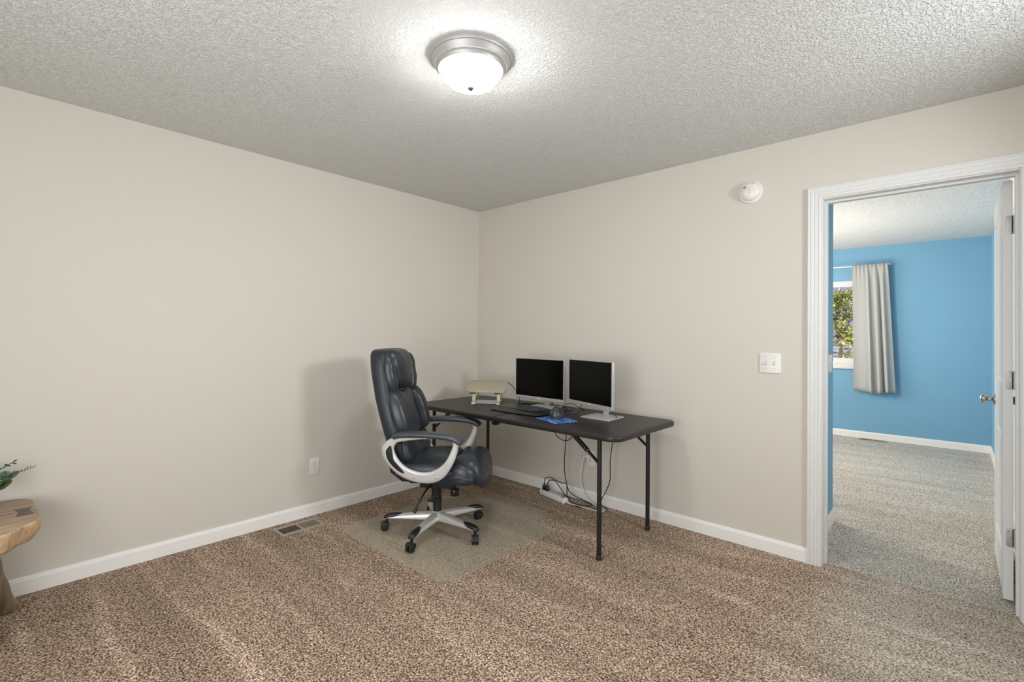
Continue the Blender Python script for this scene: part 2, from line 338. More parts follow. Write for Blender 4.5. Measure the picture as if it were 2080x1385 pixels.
def prism(bm, pts, z0, z1, bev=0.0, seg=2, fn=None):
    """extrude a 2D outline from z0 to z1 with rounded rims; fn maps (x,y,z) to 3D"""
    if fn is None: fn = lambda x, y, z: (x, y, z)
    n = len(pts)
    cx = sum(p[0] for p in pts) / n; cy = sum(p[1] for p in pts) / n
    def inset(d):
        out = []
        for i in range(n):
            a = Vector(pts[i - 1]); b = Vector(pts[i]); c = Vector(pts[(i + 1) % n])
            t1 = (b - a); t2 = (c - b)
            t1 = t1.normalized() if t1.length > 1e-9 else t2.normalized()
            t2 = t2.normalized() if t2.length > 1e-9 else t1
            n1 = Vector((-t1.y, t1.x)); n2 = Vector((-t2.y, t2.x)); nn = n1 + n2
            if nn.length < 1e-6: nn = n1
            nn.normalize(); k = max(0.4, nn.dot(n1))
            q = b + nn * (d / k)
            out.append((q.x, q.y))
        return out
    area = sum(pts[i - 1][0] * pts[i][1] - pts[i][0] * pts[i - 1][1] for i in range(n))
    sg = 1 if area > 0 else -1
    rings = []
    if bev > 0:
        for k in range(seg + 1):
            a = PI / 2 * k / seg
            rings.append((bev * (1 - math.sin(a)), z0 + bev * (1 - math.cos(a))))
        for k in range(seg + 1):
            a = PI / 2 * k / seg
            rings.append((bev * (1 - math.cos(a)), z1 - bev * (1 - math.sin(a))))
    else:
        rings = [(0, z0), (0, z1)]
    vr = []
    for d, z in rings:
        o = inset(sg * d) if d > 1e-9 else pts
        vr.append([bm.verts.new(fn(x, y, z)) for x, y in o])
    for a, b in zip(vr, vr[1:]):
        for i in range(n):
            bm.faces.new((a[i - 1], a[i], b[i], b[i - 1]))
    bm.faces.new(list(reversed(vr[0]))); bm.faces.new(vr[-1])
    return bm
def loft(bm, rings, caps=True, closed=False):
    vr = [[bm.verts.new(Vector(p)) for p in r] for r in rings]
    n = len(vr[0]); pairs = list(zip(vr, vr[1:]))
    if closed: pairs.append((vr[-1], vr[0]))
    for a, b in pairs:
        for i in range(n):
            bm.faces.new((a[i - 1], a[i], b[i], b[i - 1]))
    if caps and not closed:
        bm.faces.new(list(reversed(vr[0]))); bm.faces.new(vr[-1])
    return bm
def catmull(pts, sub=8, closed=False):
    P = [Vector(p) for p in pts]; n = len(P); out = []
    rng = range(n) if closed else range(n - 1)
    for i in rng:
        p1, p2 = P[i], P[(i + 1) % n]
        p0 = P[i - 1] if (closed or i > 0) else p1 * 2 - p2
        p3 = P[(i + 2) % n] if (closed or i + 2 < n) else p2 * 2 - p1
        for k in range(sub):
            t = k / sub
            out.append(0.5 * ((2 * p1) + (p2 - p0) * t + (2 * p0 - 5 * p1 + 4 * p2 - p3) * t * t + (3 * p1 - p0 - 3 * p2 + p3) * t ** 3))
    if not closed: out.append(P[-1])
    return out
def tube(bm, pts, r, n=8, smooth=True, sub=6, caps=True):
    """round tube along points; r a number or a list per control point"""
    path = catmull(pts, sub) if smooth and len(pts) > 2 else [Vector(p) for p in pts]
    m_ = len(path)
    def rad(i):
        if not isinstance(r, (list, tuple)): return r
        t = i / (m_ - 1) * (len(r) - 1); k = min(int(t), len(r) - 2); return r[k] + (r[k + 1] - r[k]) * (t - k)
    t0 = (path[1] - path[0]).normalized()
    up = Vector((0, 0, 1)) if abs(t0.z) < 0.9 else Vector((1, 0, 0))
    nrm = t0.cross(up).normalized(); rings = []
    for i, p in enumerate(path):
        t = (path[min(i + 1, m_ - 1)] - path[max(i - 1, 0)]).normalized()
        nrm = (nrm - t * nrm.dot(t)).normalized(); b = t.cross(nrm)
        rings.append([p + (nrm * math.cos(2 * PI * k / n) + b * math.sin(2 * PI * k / n)) * rad(i) for k in range(n)])
    return loft(bm, rings, caps)
def lathe(bm, prof, n=32, mtx=None):
    """profile of (radius, z); ends with radius 0 are closed to a point"""
    rows = []
    for r, z in prof:
        if r < 1e-6:
            rows.append([bm.verts.new((0, 0, z))])
        else:
            rows.append([bm.verts.new((r * math.cos(2 * PI * k / n), r * math.sin(2 * PI * k / n), z)) for k in range(n)])
    for a, b in zip(rows, rows[1:]):
        if len(a) == 1 and len(b) == 1: continue
        for i in range(n):
            if len(a) == 1: bm.faces.new((a[0], b[i - 1], b[i]))
            elif len(b) == 1: bm.faces.new((a[i - 1], a[i], b[0]))
            else: bm.faces.new((a[i - 1], a[i], b[i], b[i - 1]))
    if len(rows[0]) > 1: bm.faces.new(list(reversed(rows[0])))
    if len(rows[-1]) > 1: bm.faces.new(rows[-1])
    if mtx is not None:
        bmesh.ops.transform(bm, matrix=mtx, verts=[v for row in rows for v in row])
    return bm
def sell(a, b, n_exp, N=32):
    out = []
    for k in range(N):
        t = 2 * PI * k / N; c, s = math.cos(t), math.sin(t)
        out.append((a * math.copysign(abs(c) ** (2 / n_exp), c), b * math.copysign(abs(s) ** (2 / n_exp), s)))
    return out
def pillow(outline, h, f, rings=7, skirt=0.03, p=2.6, sub=5, wr=0.0, seed=0.0, smooth_outline=True):
    """padded cushion over a 2D outline; f(u, v, h) gives the 3D point"""
    bm = bmesh.new()
    O = [(q.x, q.y) for q in catmull([(a, b, 0) for a, b in outline], sub, True)] if smooth_outline else outline
    n = len(O); cu = sum(o[0] for o in O) / n; cv = sum(o[1] for o in O) / n
    rows = [[bm.verts.new(f(u, v, -skirt)) for u, v in O]]
    for k in range(rings):
        r = 1.0 - (k / rings) ** 1.5
        hh = h * max(0.0, 1 - r ** p) ** (1 / 2.2)
        row = []
        for u, v in O:
            x, y = cu + (u - cu) * r, cv + (v - cv) * r
            d = hh
            if wr: d += wr * min(1, hh / (h * 0.3 + 1e-9)) * noise.noise(Vector((x * 22 + seed, y * 22, seed * 1.7)))
            row.append(bm.verts.new(f(x, y, d)))
        rows.append(row)
    c = bm.verts.new(f(cu, cv, h))
    for a, b in zip(rows, rows[1:]):
        for i in range(n): bm.faces.new((a[i - 1], a[i], b[i], b[i - 1]))
    for i in range(n): bm.faces.new((rows[-1][i - 1], rows[-1][i], c))
    bm.faces.new(list(reversed(rows[0])))
    return bm
def copy_tree(o, parent=None):
    c = o.copy(); C.objects.link(c)
    if parent is not None: c.parent = parent
    for ch in [q for q in bpy.data.objects if q.parent == o]:
        copy_tree(ch, c)
    return c
def quad_wall(name, pts, mt):
    """slab wall given as list of boxes"""
    bm = bmesh.new()
    for b in pts: box(bm, *b)
    return struct(obj(name, bm, mt, smooth=False))

# ------------------------------------------------------------------ room shell
H = 2.44
XR = 4.60; YB = -4.40                    # right and back walls of this room, outside the frame
DX0, DX1, DZ = 2.797, 3.568, 2.058       # rough door opening
T = 0.14                                 # wall thickness
Y2 = 4.45; X2R = 3.64; X2L = 0.0; NOOK = 0.86
quad_wall('wall_left', [(-0.12, 0, YB - 0.12, 0.0, 0, H)], WALL)
quad_wall('wall_back', [(-0.12, XR + 0.12, YB - 0.12, YB, 0, H)], WALL)
quad_wall('wall_side', [(XR, XR + 0.12, YB, T, 0, H)], WALL)
# front wall with the door: this room's skin and the bedroom's skin are two layers
HALF = 0.07
quad_wall('wall_right', [(-0.12, DX0 - 0.018, 0, HALF, 0, H), (DX1 + 0.018, XR, 0, HALF, 0, H), (DX0 - 0.018, DX1 + 0.018, 0, HALF, DZ + 0.018, H)], WALL)
quad_wall('wall_bedroom_near', [(2.60, DX0 - 0.018, HALF, T, 0, H), (DX1 + 0.018, X2R, HALF, T, 0, H), (DX0 - 0.018, DX1 + 0.018, HALF, T, DZ + 0.018, H)], BLUE)
quad_wall('wall_bedroom_nook', [(X2L, 2.71, NOOK - 0.12, NOOK, 0, H), (2.59, 2.71, T, NOOK - 0.12, 0, H)], BLUE)
quad_wall('wall_bedroom_left', [(X2L - 0.12, X2L, NOOK - 0.12, Y2 + 0.12, 0, H)], BLUE)
quad_wall('wall_bedroom_right', [(X2R, X2R + 0.12, 1.80, Y2 + 0.12, 0, H)], BLUE)
quad_wall('wall_bedroom_closet', [(X2R, X2R + 0.12, T, 1.80, 0, H)], TRIM)
WX0, WX1, WZ0, WZ1 = 1.30, 2.50, 0.935, 2.02     # bedroom window opening
quad_wall('wall_bedroom_far', [(X2L, WX0, Y2, Y2 + 0.12, 0, H), (WX1, X2R, Y2, Y2 + 0.12, 0, H), (WX0, WX1, Y2, Y2 + 0.12, 0, WZ0), (WX0, WX1, Y2, Y2 + 0.12, WZ1, H)], BLUE)
quad_wall('ceiling', [(-0.12, XR + 0.12, YB - 0.12, HALF, H, H + 0.1)], CEIL)
quad_wall('ceiling_bedroom', [(X2L - 0.12, X2R + 0.12, HALF, Y2 + 0.12, H, H + 0.1)], CEIL2)
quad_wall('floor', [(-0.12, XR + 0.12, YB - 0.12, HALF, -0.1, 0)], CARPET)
quad_wall('floor_bedroom', [(X2L - 0.12, X2R + 0.12, HALF, Y2 + 0.12, -0.1, 0)], CARPET2)

# baseboards: profile (out from wall, height) swept along straight runs
BPROF = [(0, 0), (0.013, 0), (0.013, 0.066), (0.0105, 0.0705), (0.009, 0.079), (0.006, 0.083), (0, 0.083)]
def baseboard(name, a, b, nrm, label=None, ext0=0.0, ext1=0.0):
    a = Vector((*a, 0)); b = Vector((*b, 0)); n_ = Vector((*nrm, 0)); t = (b - a).normalized()
    bm = bmesh.new()
    loft(bm, [[a + t * (d * ext0) + n_ * d + Vector((0, 0, z)) for d, z in BPROF], [b - t * (d * ext1) + n_ * d + Vector((0, 0, z)) for d, z in BPROF]])
    return struct(obj(name, bm, BASEP, smooth=True, angle=25))
CAS = 0.064
baseboard('baseboard_left', (0, YB), (0, 0), (1, 0), ext1=1)
baseboard('baseboard_right', (0, 0), (DX0 - 0.007 - CAS, 0), (0, -1), ext0=1)
baseboard('baseboard_right_end', (DX1 + 0.007 + CAS, 0), (XR, 0), (0, -1))
baseboard('baseboard_back', (0, YB), (XR, YB), (0, 1))
baseboard('baseboard_bedroom_nook', (2.71, T), (2.71, NOOK + 0.013), (1, 0))
baseboard('baseboard_bedroom_return', (X2L, NOOK), (2.71, NOOK), (0, 1))
baseboard('baseboard_bedroom_far', (X2L, Y2), (X2R, Y2), (0, -1))
baseboard('baseboard_bedroom_right', (X2R, 1.44), (X2R, Y2), (-1, 0))

# door casing: fluted colonial profile mitred round the opening
CPROF = [(0, 0), (0, 0.010), (0.006, 0.0125), (0.012, 0.0125), (0.0145, 0.0095), (0.017, 0.0095), (0.020, 0.0135), (0.031, 0.0145), (0.033, 0.012), (0.036, 0.012), (0.039, 0.016), (0.050, 0.0175), (0.052, 0.0145), (0.055, 0.0145), (0.058, 0.0185), (0.064, 0.0185), (0.064, 0)]
def casing(name, x0, x1, zt, y, sy, axis='x', z0=0.0):
    bm = bmesh.new()
    rings = []
    for which in range(4):
        ring = []
        for w, d in CPROF:
            u, z = ((x0 - w, z0), (x0 - w, zt + w), (x1 + w, zt + w), (x1 + w, z0))[which]
            ring.append((u, y + sy * d, z) if axis == 'x' else (y + sy * d, u, z))
        rings.append(ring)
    loft(bm, rings)
    return struct(obj(name, bm, TRIM, smooth=True, angle=12))
casing('trim_1', DX0 - 0.006, DX1 + 0.006, DZ + 0.006, 0.0, -1)
casing('trim_2', DX0 - 0.006, min(DX1 + 0.006, X2R - 0.066), DZ + 0.006, T, 1)
jamb = bmesh.new()
box(jamb, DX0 - 0.018, DX0, 0, T, 0, DZ + 0.018); box(jamb, DX1, DX1 + 0.018, 0, T, 0, DZ + 0.018); box(jamb, DX0, DX1, 0, T, DZ, DZ + 0.018)
jo = struct(obj('trim_3', jamb, TRIM, smooth=False))
stop = bmesh.new()
box(stop, DX0, DX0 + 0.011, 0.058, 0.098, 0, DZ - 0.011); box(stop, DX1 - 0.011, DX1, 0.058, 0.098, 0, DZ - 0.011); box(stop, DX0, DX1, 0.058, 0.098, DZ - 0.011, DZ)
so = obj('door_stop', stop, TRIM, jo, smooth=False)

# ------------------------------------------------------------------ panel doors
def panel_door(name, w, h, th, panels, label):
    """leaf in local x (0..w from hinge), y thickness (0..th), z (0..h); panels = [(x0,x1,z0,z1)]"""
    t = thing(name, label, 'door'); del t['category']; t['kind'] = 'structure'
    bm = bmesh.new()
    xs = sorted({0, w} | {p[0] for p in panels} | {p[1] for p in panels}); zs = sorted({0, h} | {p[2] for p in panels} | {p[3] for p in panels})
    for i in range(len(xs) - 1):
        for j in range(len(zs) - 1):
            cx, cz = (xs[i] + xs[i + 1]) / 2, (zs[j] + zs[j + 1]) / 2
            if any(p[0] < cx < p[1] and p[2] < cz < p[3] for p in panels): continue
            box(bm, xs[i], xs[i + 1], 0, th, zs[j], zs[j + 1])
    bmesh.ops.remove_doubles(bm, verts=bm.verts, dist=1e-5)
    # drop the inner faces between neighbouring boxes
    seen = {}
    for f in list(bm.faces):
        k = tuple(sorted(v.index for v in f.verts)); seen.setdefault(frozenset(v for v in f.verts), []).append(f)
    bmesh.ops.delete(bm, geom=[f for fs in seen.values() if len(fs) > 1 for f in fs], context='FACES_ONLY')
    obj('leaf', bm, DOORM, t, smooth=False)
    for (x0, x1, z0, z1) in panels:
        pb = bmesh.new()
        rings = []
        for (ins, y) in ((0, th), (0.012, th - 0.010), (0.020, th - 0.010), (0.045, th - 0.003)):
            rings.append([(x0 + ins, y, z0 + ins), (x1 - ins, y, z0 + ins), (x1 - ins, y, z1 - ins), (x0 + ins, y, z1 - ins)])
        rings2 = [[(x, th - y, z) for x, y, z in r] for r in rings]
        loft(pb, list(reversed(rings2)) + rings)
        obj('panel', pb, DOORM, t, smooth=False)
    return t
# open bedroom door: hinged at the right jamb, swung into the bedroom (leaf runs along +y)
DW = 0.725; DT = 0.035
d1 = panel_door('door_1', DW, 2.032, DT, [(0.105, DW - 0.105, 0.19, 0.80), (0.105, DW - 0.105, 1.03, 1.92)], 'white two-panel door standing open into the blue room')
# local x -> world +y, local y -> world -x
d1.location = (3.5555, 0.176, 0.022); d1.rotation_euler = (0, 0, PI / 2)
def knob_bm(side):
    bm = bmesh.new()
    M_ = Matrix.Translation((DW - 0.062, DT if side > 0 else 0.0, 0.905)) @ Matrix.Rotation(-side * PI / 2, 4, 'X')
    lathe(bm, [(0, 0), (0.032, 0), (0.032, 0.004), (0.028, 0.009), (0.016, 0.011), (0.0115, 0.016), (0.0115, 0.030), (0.017, 0.034), (0.0255, 0.041), (0.0275, 0.050), (0.0255, 0.058), (0.018, 0.064), (0, 0.066)], 28, M_)
    return bm
obj('door_knob', knob_bm(1), STEEL, d1); obj('door_knob', knob_bm(-1), STEEL, d1)
for hz in (0.30, 1.06, 1.815):
    bm = bmesh.new()
    pts = rounded(0.028, 0.090, 0.011, 5)
    prism(bm, pts, 0.0, 0.0025, 0.0006, 2, fn=lambda x, y, z, hz=hz: (-z, 0.012 + x, hz + y))
    tube(bm, [(-0.004, -0.006, hz - 0.045), (-0.004, -0.006, hz + 0.045)], 0.0062, 10, smooth=False)
    box(bm, -0.0025, 0, -0.006, 0.003, hz - 0.045, hz + 0.045)
    hg = obj('hinge', bm, NICKEL, d1)
    sc = bmesh.new()
    for (a, b) in ((0.014, 0.030), (0.006, 0.0), (0.014, -0.030)):
        lathe(sc, [(0.0, 0.0), (0.0036, 0.0), (0.0032, 0.0008), (0, 0.0010)], 10, Matrix.Translation((-0.0025, 0.012 + a - 0.010, hz + b)) @ Matrix.Rotation(-PI / 2, 4, 'Y'))
    obj('screw', sc, STEEL, hg)
# closed closet door on the bedroom's right wall
d2 = panel_door('door_2', 0.76, 2.032, DT, [(0.11, 0.65, 0.19, 0.80), (0.11, 0.65, 1.03, 1.92)], 'closed white closet door behind the open bedroom door')
d2.location = (X2R, 0.60, 0.015); d2.rotation_euler = (0, 0, PI / 2)
casing('trim_4', 0.595, 1.365, 2.06, X2R, -1, axis='y')

# ------------------------------------------------------------------ bedroom window
wf = bmesh.new()
def frame_boxes(bm, x0, x1, z0, z1, y0, y1, w):
    box(bm, x0, x0 + w, y0, y1, z0, z1); box(bm, x1 - w, x1, y0, y1, z0, z1); box(bm, x0 + w, x1 - w, y0, y1, z0, z0 + w); box(bm, x0 + w, x1 - w, y0, y1, z1 - w, z1)
win = bpy.data.objects.new('window_1', None); C.objects.link(win); struct(win, 'white framed bedroom window looking out on a tree')
frame_boxes(wf, WX0, WX1, WZ0, WZ1, Y2 + 0.03, Y2 + 0.09, 0.045)
obj('window_frame', wf, TRIM, win, smooth=False)
sb = bmesh.new(); frame_boxes(sb, WX0 + 0.045, (WX0 + WX1) / 2, WZ0 + 0.045, WZ1 - 0.045, Y2 + 0.055, Y2 + 0.085, 0.03)
frame_boxes(sb, (WX0 + WX1) / 2 - 0.03, WX1 - 0.045, WZ0 + 0.045, WZ1 - 0.045, Y2 + 0.04, Y2 + 0.055, 0.03)
obj('sash', sb, TRIM, win, smooth=False)
for (a, b, y) in ((WX0 + 0.075, (WX0 + WX1) / 2 - 0.03, Y2 + 0.068), ((WX0 + WX1) / 2, WX1 - 0.075, Y2 + 0.046)):
    obj('pane', bbox(a, b, y, y + 0.004, WZ0 + 0.075, WZ1 - 0.075), GLASS, win, smooth=False)
obj('window_sill', bbox(WX0 - 0.04, WX1 + 0.04, Y2 - 0.03, Y2 + 0.04, WZ0 - 0.062, WZ0 + 0.002, 0.006), TRIM, win)

# ------------------------------------------------------------------ ceiling lamp
lamp = thing('ceiling_light', 'lit dome ceiling light with brushed nickel ring and white glass', 'ceiling light', (1.850, -1.822, H))
bm = lathe(bmesh.new(), [(0, 0), (0.172, 0), (0.173, -0.010), (0.170, -0.017), (0.166, -0.018), (0.163, -0.021), (0.158, -0.032), (0.152, -0.040), (0.144, -0.043), (0.139, -0.049), (0.136, -0.057), (0.130, -0.059), (0.127, -0.050), (0, -0.050)], 72)
obj('ring', bm, NICKEL, lamp, angle=30)
prof = [(0.1265, -0.050)] + [(0.1265 * math.cos(a) ** 0.72, -0.055 - 0.071 * math.sin(a)) for a in [PI / 2 * k / 14 for k in range(0, 14)]] + [(0, -0.126)]
obj('glass_dome', lathe(bmesh.new(), prof, 64), GLOW, lamp)
bm = lathe(bmesh.new(), [(0, -0.121), (0.011, -0.123), (0.0135, -0.127), (0.0125, -0.132), (0.007, -0.137), (0, -0.139)], 20)
obj('finial', bm, mat('dull_nickel_finial', srgb(26, 26, 26), 0.8, 0.0, bump=(60, 0.02, 0.001)), lamp)

# ------------------------------------------------------------------ smoke detector, switch, outlets
det = thing('smoke_detector', 'round white smoke detector on the wall left of the door', 'smoke detector', (2.419, 0, 2.170))
RX = Matrix.Rotation(PI / 2, 4, 'X')
obj('base', lathe(bmesh.new(), [(0, 0), (0.069, 0), (0.070, 0.004), (0.067, 0.010), (0.060, 0.012), (0, 0.012)], 48, RX), PLASTIC, det)
obj('dome', lathe(bmesh.new(), [(0, 0.010), (0.058, 0.010), (0.058, 0.016), (0.0565, 0.017), (0.0565, 0.024), (0.052, 0.034), (0.040, 0.042), (0.02, 0.045), (0, 0.046)], 48, RX), PLASTIC, det, angle=35)
obj('test_button', lathe(bmesh.new(), [(0, 0.038), (0.010, 0.038), (0.010, 0.0425), (0.008, 0.044), (0, 0.044)], 20, Matrix.Translation((-0.024, 0, 0.022)) @ RX), mat('grey_button', srgb(150, 150, 146), 0.5, bump=(60, 0.02, 0.001)), det)
bm = bmesh.new()
for (x0, z0, x1, z1) in ((-0.050, 0.004, 0.0, 0.010), (0.0, 0.010, 0.022, 0.052), (-0.012, 0.024, -0.002, 0.04), (-0.004, 0.002, 0.010, 0.002), (0.002, -0.006, 0.002, -0.02)):
    def yy(x, z): return -0.0455 + 3.2 * (x * x + z * z)
    tube(bm, [(x0, yy(x0, z0), z0), ((x0 + x1) / 2, yy((x0 + x1) / 2, (z0 + z1) / 2), (z0 + z1) / 2), (x1, yy(x1, z1), z1)], 0.0009, 5)
obj('vent_slit', bm, SLOT, det)

sw = thing('light_switch', 'white double toggle light switch beside the door casing', 'light switch', (2.530, 0, 1.125))
YZ = lambda x, y, z: (x, -z, y)
obj('wall_plate', prism(bmesh.new(), rounded(0.118, 0.120, 0.006, 3), 0, 0.0065, 0.003, 2, YZ), PLASTIC, sw)
for dx in (-0.023, 0.023):
    obj('toggle_slot', bbox(dx - 0.0055, dx + 0.0055, -0.0075, -0.005, -0.0125, 0.0125), mat('ivory_shadow_plastic', srgb(196, 192, 184), 0.4, bump=(60, 0.02, 0.001)) if dx < 0 else bpy.data.materials['ivory_shadow_plastic'], sw, smooth=False)
    obj('toggle', bbox(-0.0042, 0.0042, -0.012, 0.0, -0.005, 0.005, 0.0015, 2, Matrix.Translation((dx, -0.006, 0.002)) @ Matrix.Rotation(math.radians(28), 4, 'X')), PLASTIC, sw)
    for dz in (-0.032, 0.032):
        obj('screw', lathe(bmesh.new(), [(0, 0.0062), (0.003, 0.0062), (0.0026, 0.0075), (0, 0.008)], 10, Matrix.Translation((dx, 0, dz)) @ RX), STEEL, sw)

def outlet(label, loc, rotz, group=None):
    t = thing('wall_outlet', label, 'outlet', loc, rotz)
    obj('wall_plate', prism(bmesh.new(), rounded(0.072, 0.118, 0.005, 3), 0, 0.006, 0.003, 2, YZ), PLASTIC, t)
    for dz in (0.0195, -0.0195):
        rc = obj('receptacle', prism(bmesh.new(), rounded(0.034, 0.029, 0.010, 5, 0, dz), 0.004, 0.0078, 0.0008, 1, YZ), PLASTIC, t)
        bm = bmesh.new()
        box(bm, -0.0080, -0.0058, -0.0082, -0.0076, dz + 0.0005, dz + 0.0095); box(bm, 0.0058, 0.0080, -0.0082, -0.0076, dz + 0.0015, dz + 0.0085)
        lathe(bm, [(0, 0), (0.0026, 0), (0.0026, 0.0006), (0, 0.0006)], 10, Matrix.Translation((0, -0.0076, dz - 0.0065)) @ RX)
        obj('slot', bm, SLOT, rc, smooth=False)
    obj('screw', lathe(bmesh.new(), [(0, 0.005), (0.0026, 0.006), (0, 0.0072)], 10, RX), STEEL, t)
    return t
outlet('white wall outlet on the left wall, left of the office chair', (0, -1.581, 0.342), PI / 2)
outlet('white wall outlet under the black folding table with a cord plugged in', (1.270, 0, 0.335), 0)
sp = thing('light_switch', 'white wall plate on the narrow blue wall inside the doorway', 'light switch', (2.71, 0.735, 1.103), PI / 2)
obj('wall_plate', prism(bmesh.new(), rounded(0.118, 0.120, 0.006, 3), 0, 0.0065, 0.003, 2, YZ), PLASTIC, sp)
for dx in (-0.023, 0.023):
    obj('toggle', bbox(dx - 0.0042, dx + 0.0042, -0.015, -0.005, -0.003, 0.007, 0.0015, 2), PLASTIC, sp)

# ------------------------------------------------------------------ floor registers
def register(label, cx, cy, wx, wy, rotz, n_slats):
    """long side along local x"""
    t = thing('floor_vent', label, 'floor vent', (cx, cy, 0.0), rotz)
    bm = bmesh.new(); fw = 0.022
    for (a, b, c, d) in ((-wx/2, wx/2, -wy/2, -wy/2 + fw), (-wx/2, wx/2, wy/2 - fw, wy/2), (-wx/2, -wx/2 + fw * 0.8, -wy/2 + fw, wy/2 - fw), (wx/2 - fw * 0.8, wx/2, -wy/2 + fw, wy/2 - fw), (-0.005, 0.005, -wy/2 + fw, wy/2 - fw)):
        box(bm, a, b, c, d, 0.0, 0.008, 0.0015, 1)
    obj('frame', bm, VENTM, t, smooth=False)
    obj('damper', bbox(-wx/2 + 0.01, wx/2 - 0.01, -wy/2 + 0.01, wy/2 - 0.01, -0.001, 0.002), VENTD, t, smooth=False)
    me = None
    for half in (0, 1):
        x0 = (-wx/2 + fw * 0.8) if half == 0 else 0.005
        x1 = -0.005 if half == 0 else (wx/2 - fw * 0.8)
        for k in range(n_slats):
            x = x0 + (x1 - x0) * (k + 0.5) / n_slats
            # louvres of the left half stand open, those of the right half lie nearly closed
            ang = math.radians(78 if half == 0 else 12)
            if me is None:
                b_ = bbox(-0.0042, 0.0042, -wy/2 + fw, wy/2 - fw, -0.0005, 0.0005)
                o = obj('slat', b_, VENTM, t, smooth=False); me = o.data
            else:
                o = bpy.data.objects.new('slat', me); C.objects.link(o); o.parent = t
            o.location = (x, 0, 0.0058); o.rotation_euler = (0, ang, 0); o.scale = (0.42 if half == 0 else 0.9, 1, 1)
    return t
register('tan metal floor vent in the brown carpet by the left baseboard', 0.158, -1.752, 0.285, 0.150, PI / 2, 11)
register('small metal floor vent by the blue wall of the far room', 2.575, 4.33, 0.28, 0.12, 0, 8)

# ------------------------------------------------------------------ folding table
TX0, TX1, TY0, TY1, TZ = 0.186, 2.016, -0.888, -0.126, 0.735
tab = thing('folding_table', 'long black plastic folding table with round metal legs', 'table', ((TX0 + TX1) / 2, (TY0 + TY1) / 2, 0))
ox, oy = (TX0 + TX1) / 2, (TY0 + TY1) / 2
hw, hd = (TX1 - TX0) / 2, (TY1 - TY0) / 2
SEAM = 1.075 - ox
def half_outline(x0, x1, left):
    r = 0.075; pts = []
    def corner(cx, cy, a0):
        for k in range(9):
            a = math.radians(a0 + 90 * k / 8); pts.append((cx + r * math.cos(a), cy + r * math.sin(a)))
    if left:
        pts.append((x1, hd)); corner(x0 + r, hd - r, 90); corner(x0 + r, -hd + r, 180); pts.append((x1, -hd))
    else:
        pts.append((x0, -hd)); corner(x1 - r, -hd + r, 270); corner(x1 - r, hd - r, 0); pts.append((x0, hd))
    return pts
for left in (True, False):
    o_ = half_outline(-hw, SEAM - 0.0008, True) if left else half_outline(SEAM + 0.0008, hw, False)
    # a moulded rim runs round the slab, flat top inside
    obj('tabletop_half', prism(bmesh.new(), o_, TZ - 0.034, TZ, 0.012, 4), TABLE, tab, angle=35)
lx = (0.345 - ox, 1.843 - ox); ly = (-0.790 - oy, -0.198 - oy)
for i, x in enumerate(lx):
    for y in ly:
        lg = obj('leg', tube(bmesh.new(), [(x, y, 0.0), (x, y, TZ - 0.033)], 0.0135, 16, smooth=False), BLACKM, tab, angle=60)
        obj('foot_cap', lathe(bmesh.new(), [(0, 0), (0.0155, 0), (0.0155, 0.022), (0.0137, 0.025)], 16, Matrix.Translation((x, y, 0))), BLACKP, lg)
    obj('crossbar', tube(bmesh.new(), [(x, ly[0], TZ - 0.050), (x, ly[1], TZ - 0.050)], 0.0125, 12, smooth=False), BLACKM, tab)
    sgn = 1 if i == 0 else -1
    for y in ly:
        bm = bmesh.new()
        a = Vector((x + sgn * 0.185, y, TZ - 0.045)); b = Vector((x + sgn * 0.012, y, 0.555)); mid = a.lerp(b, 0.60)
        def bar(bm, p, q, w, t_):
            d = (q - p); n_ = Vector((d.z, 0, -d.x)).normalized() * w / 2; yv = Vector((0, t_ / 2, 0))
            loft(bm, [[p - n_ - yv, p + n_ - yv, p + n_ + yv, p - n_ + yv], [q - n_ - yv, q + n_ - yv, q + n_ + yv, q - n_ + yv]])
        bar(bm, a, mid, 0.023, 0.016); bar(bm, mid, b, 0.015, 0.010)
        br = obj('brace', bm, BLACKM, tab, smooth=False)
        bm = lathe(bmesh.new(), [(0, 0), (0.0032, 0), (0.0028, 0.0015), (0, 0.002)], 10, Matrix.Translation((a.lerp(b, 0.50).x, y - 0.008, a.lerp(b, 0.50).z)) @ RX)
        dv = (b - a).normalized()
        bar(bm, mid - dv * 0.002, mid + dv * 0.002, 0.027, 0.019)
        obj('lock_ring', bm, STEEL, br)
obj('latch', prism(bmesh.new(), [(-0.028, 0.0), (0.028, 0.0), (0.018, -0.013), (0.008, -0.018), (-0.008, -0.018), (-0.018, -0.013)], -0.02, 0.02, 0.003, 2, fn=lambda x, y, z: (SEAM + 0.012 + x, -hd + 0.024 + z, TZ - 0.038 + y)), BLACKP, tab)
obj('frame_rail', bbox(lx[0], lx[1], ly[0] + 0.045, ly[0] + 0.065, TZ - 0.058, TZ - 0.038), BLACKM, tab, smooth=False)
obj('frame_rail', bbox(lx[0], lx[1], ly[1] - 0.065, ly[1] - 0.045, TZ - 0.058, TZ - 0.038), BLACKM, tab, smooth=False)
obj('catch', bbox(hw - 0.030, hw - 0.012, -0.015, 0.06, TZ - 0.0005, TZ + 0.0015), BLACKP, tab, smooth=False)

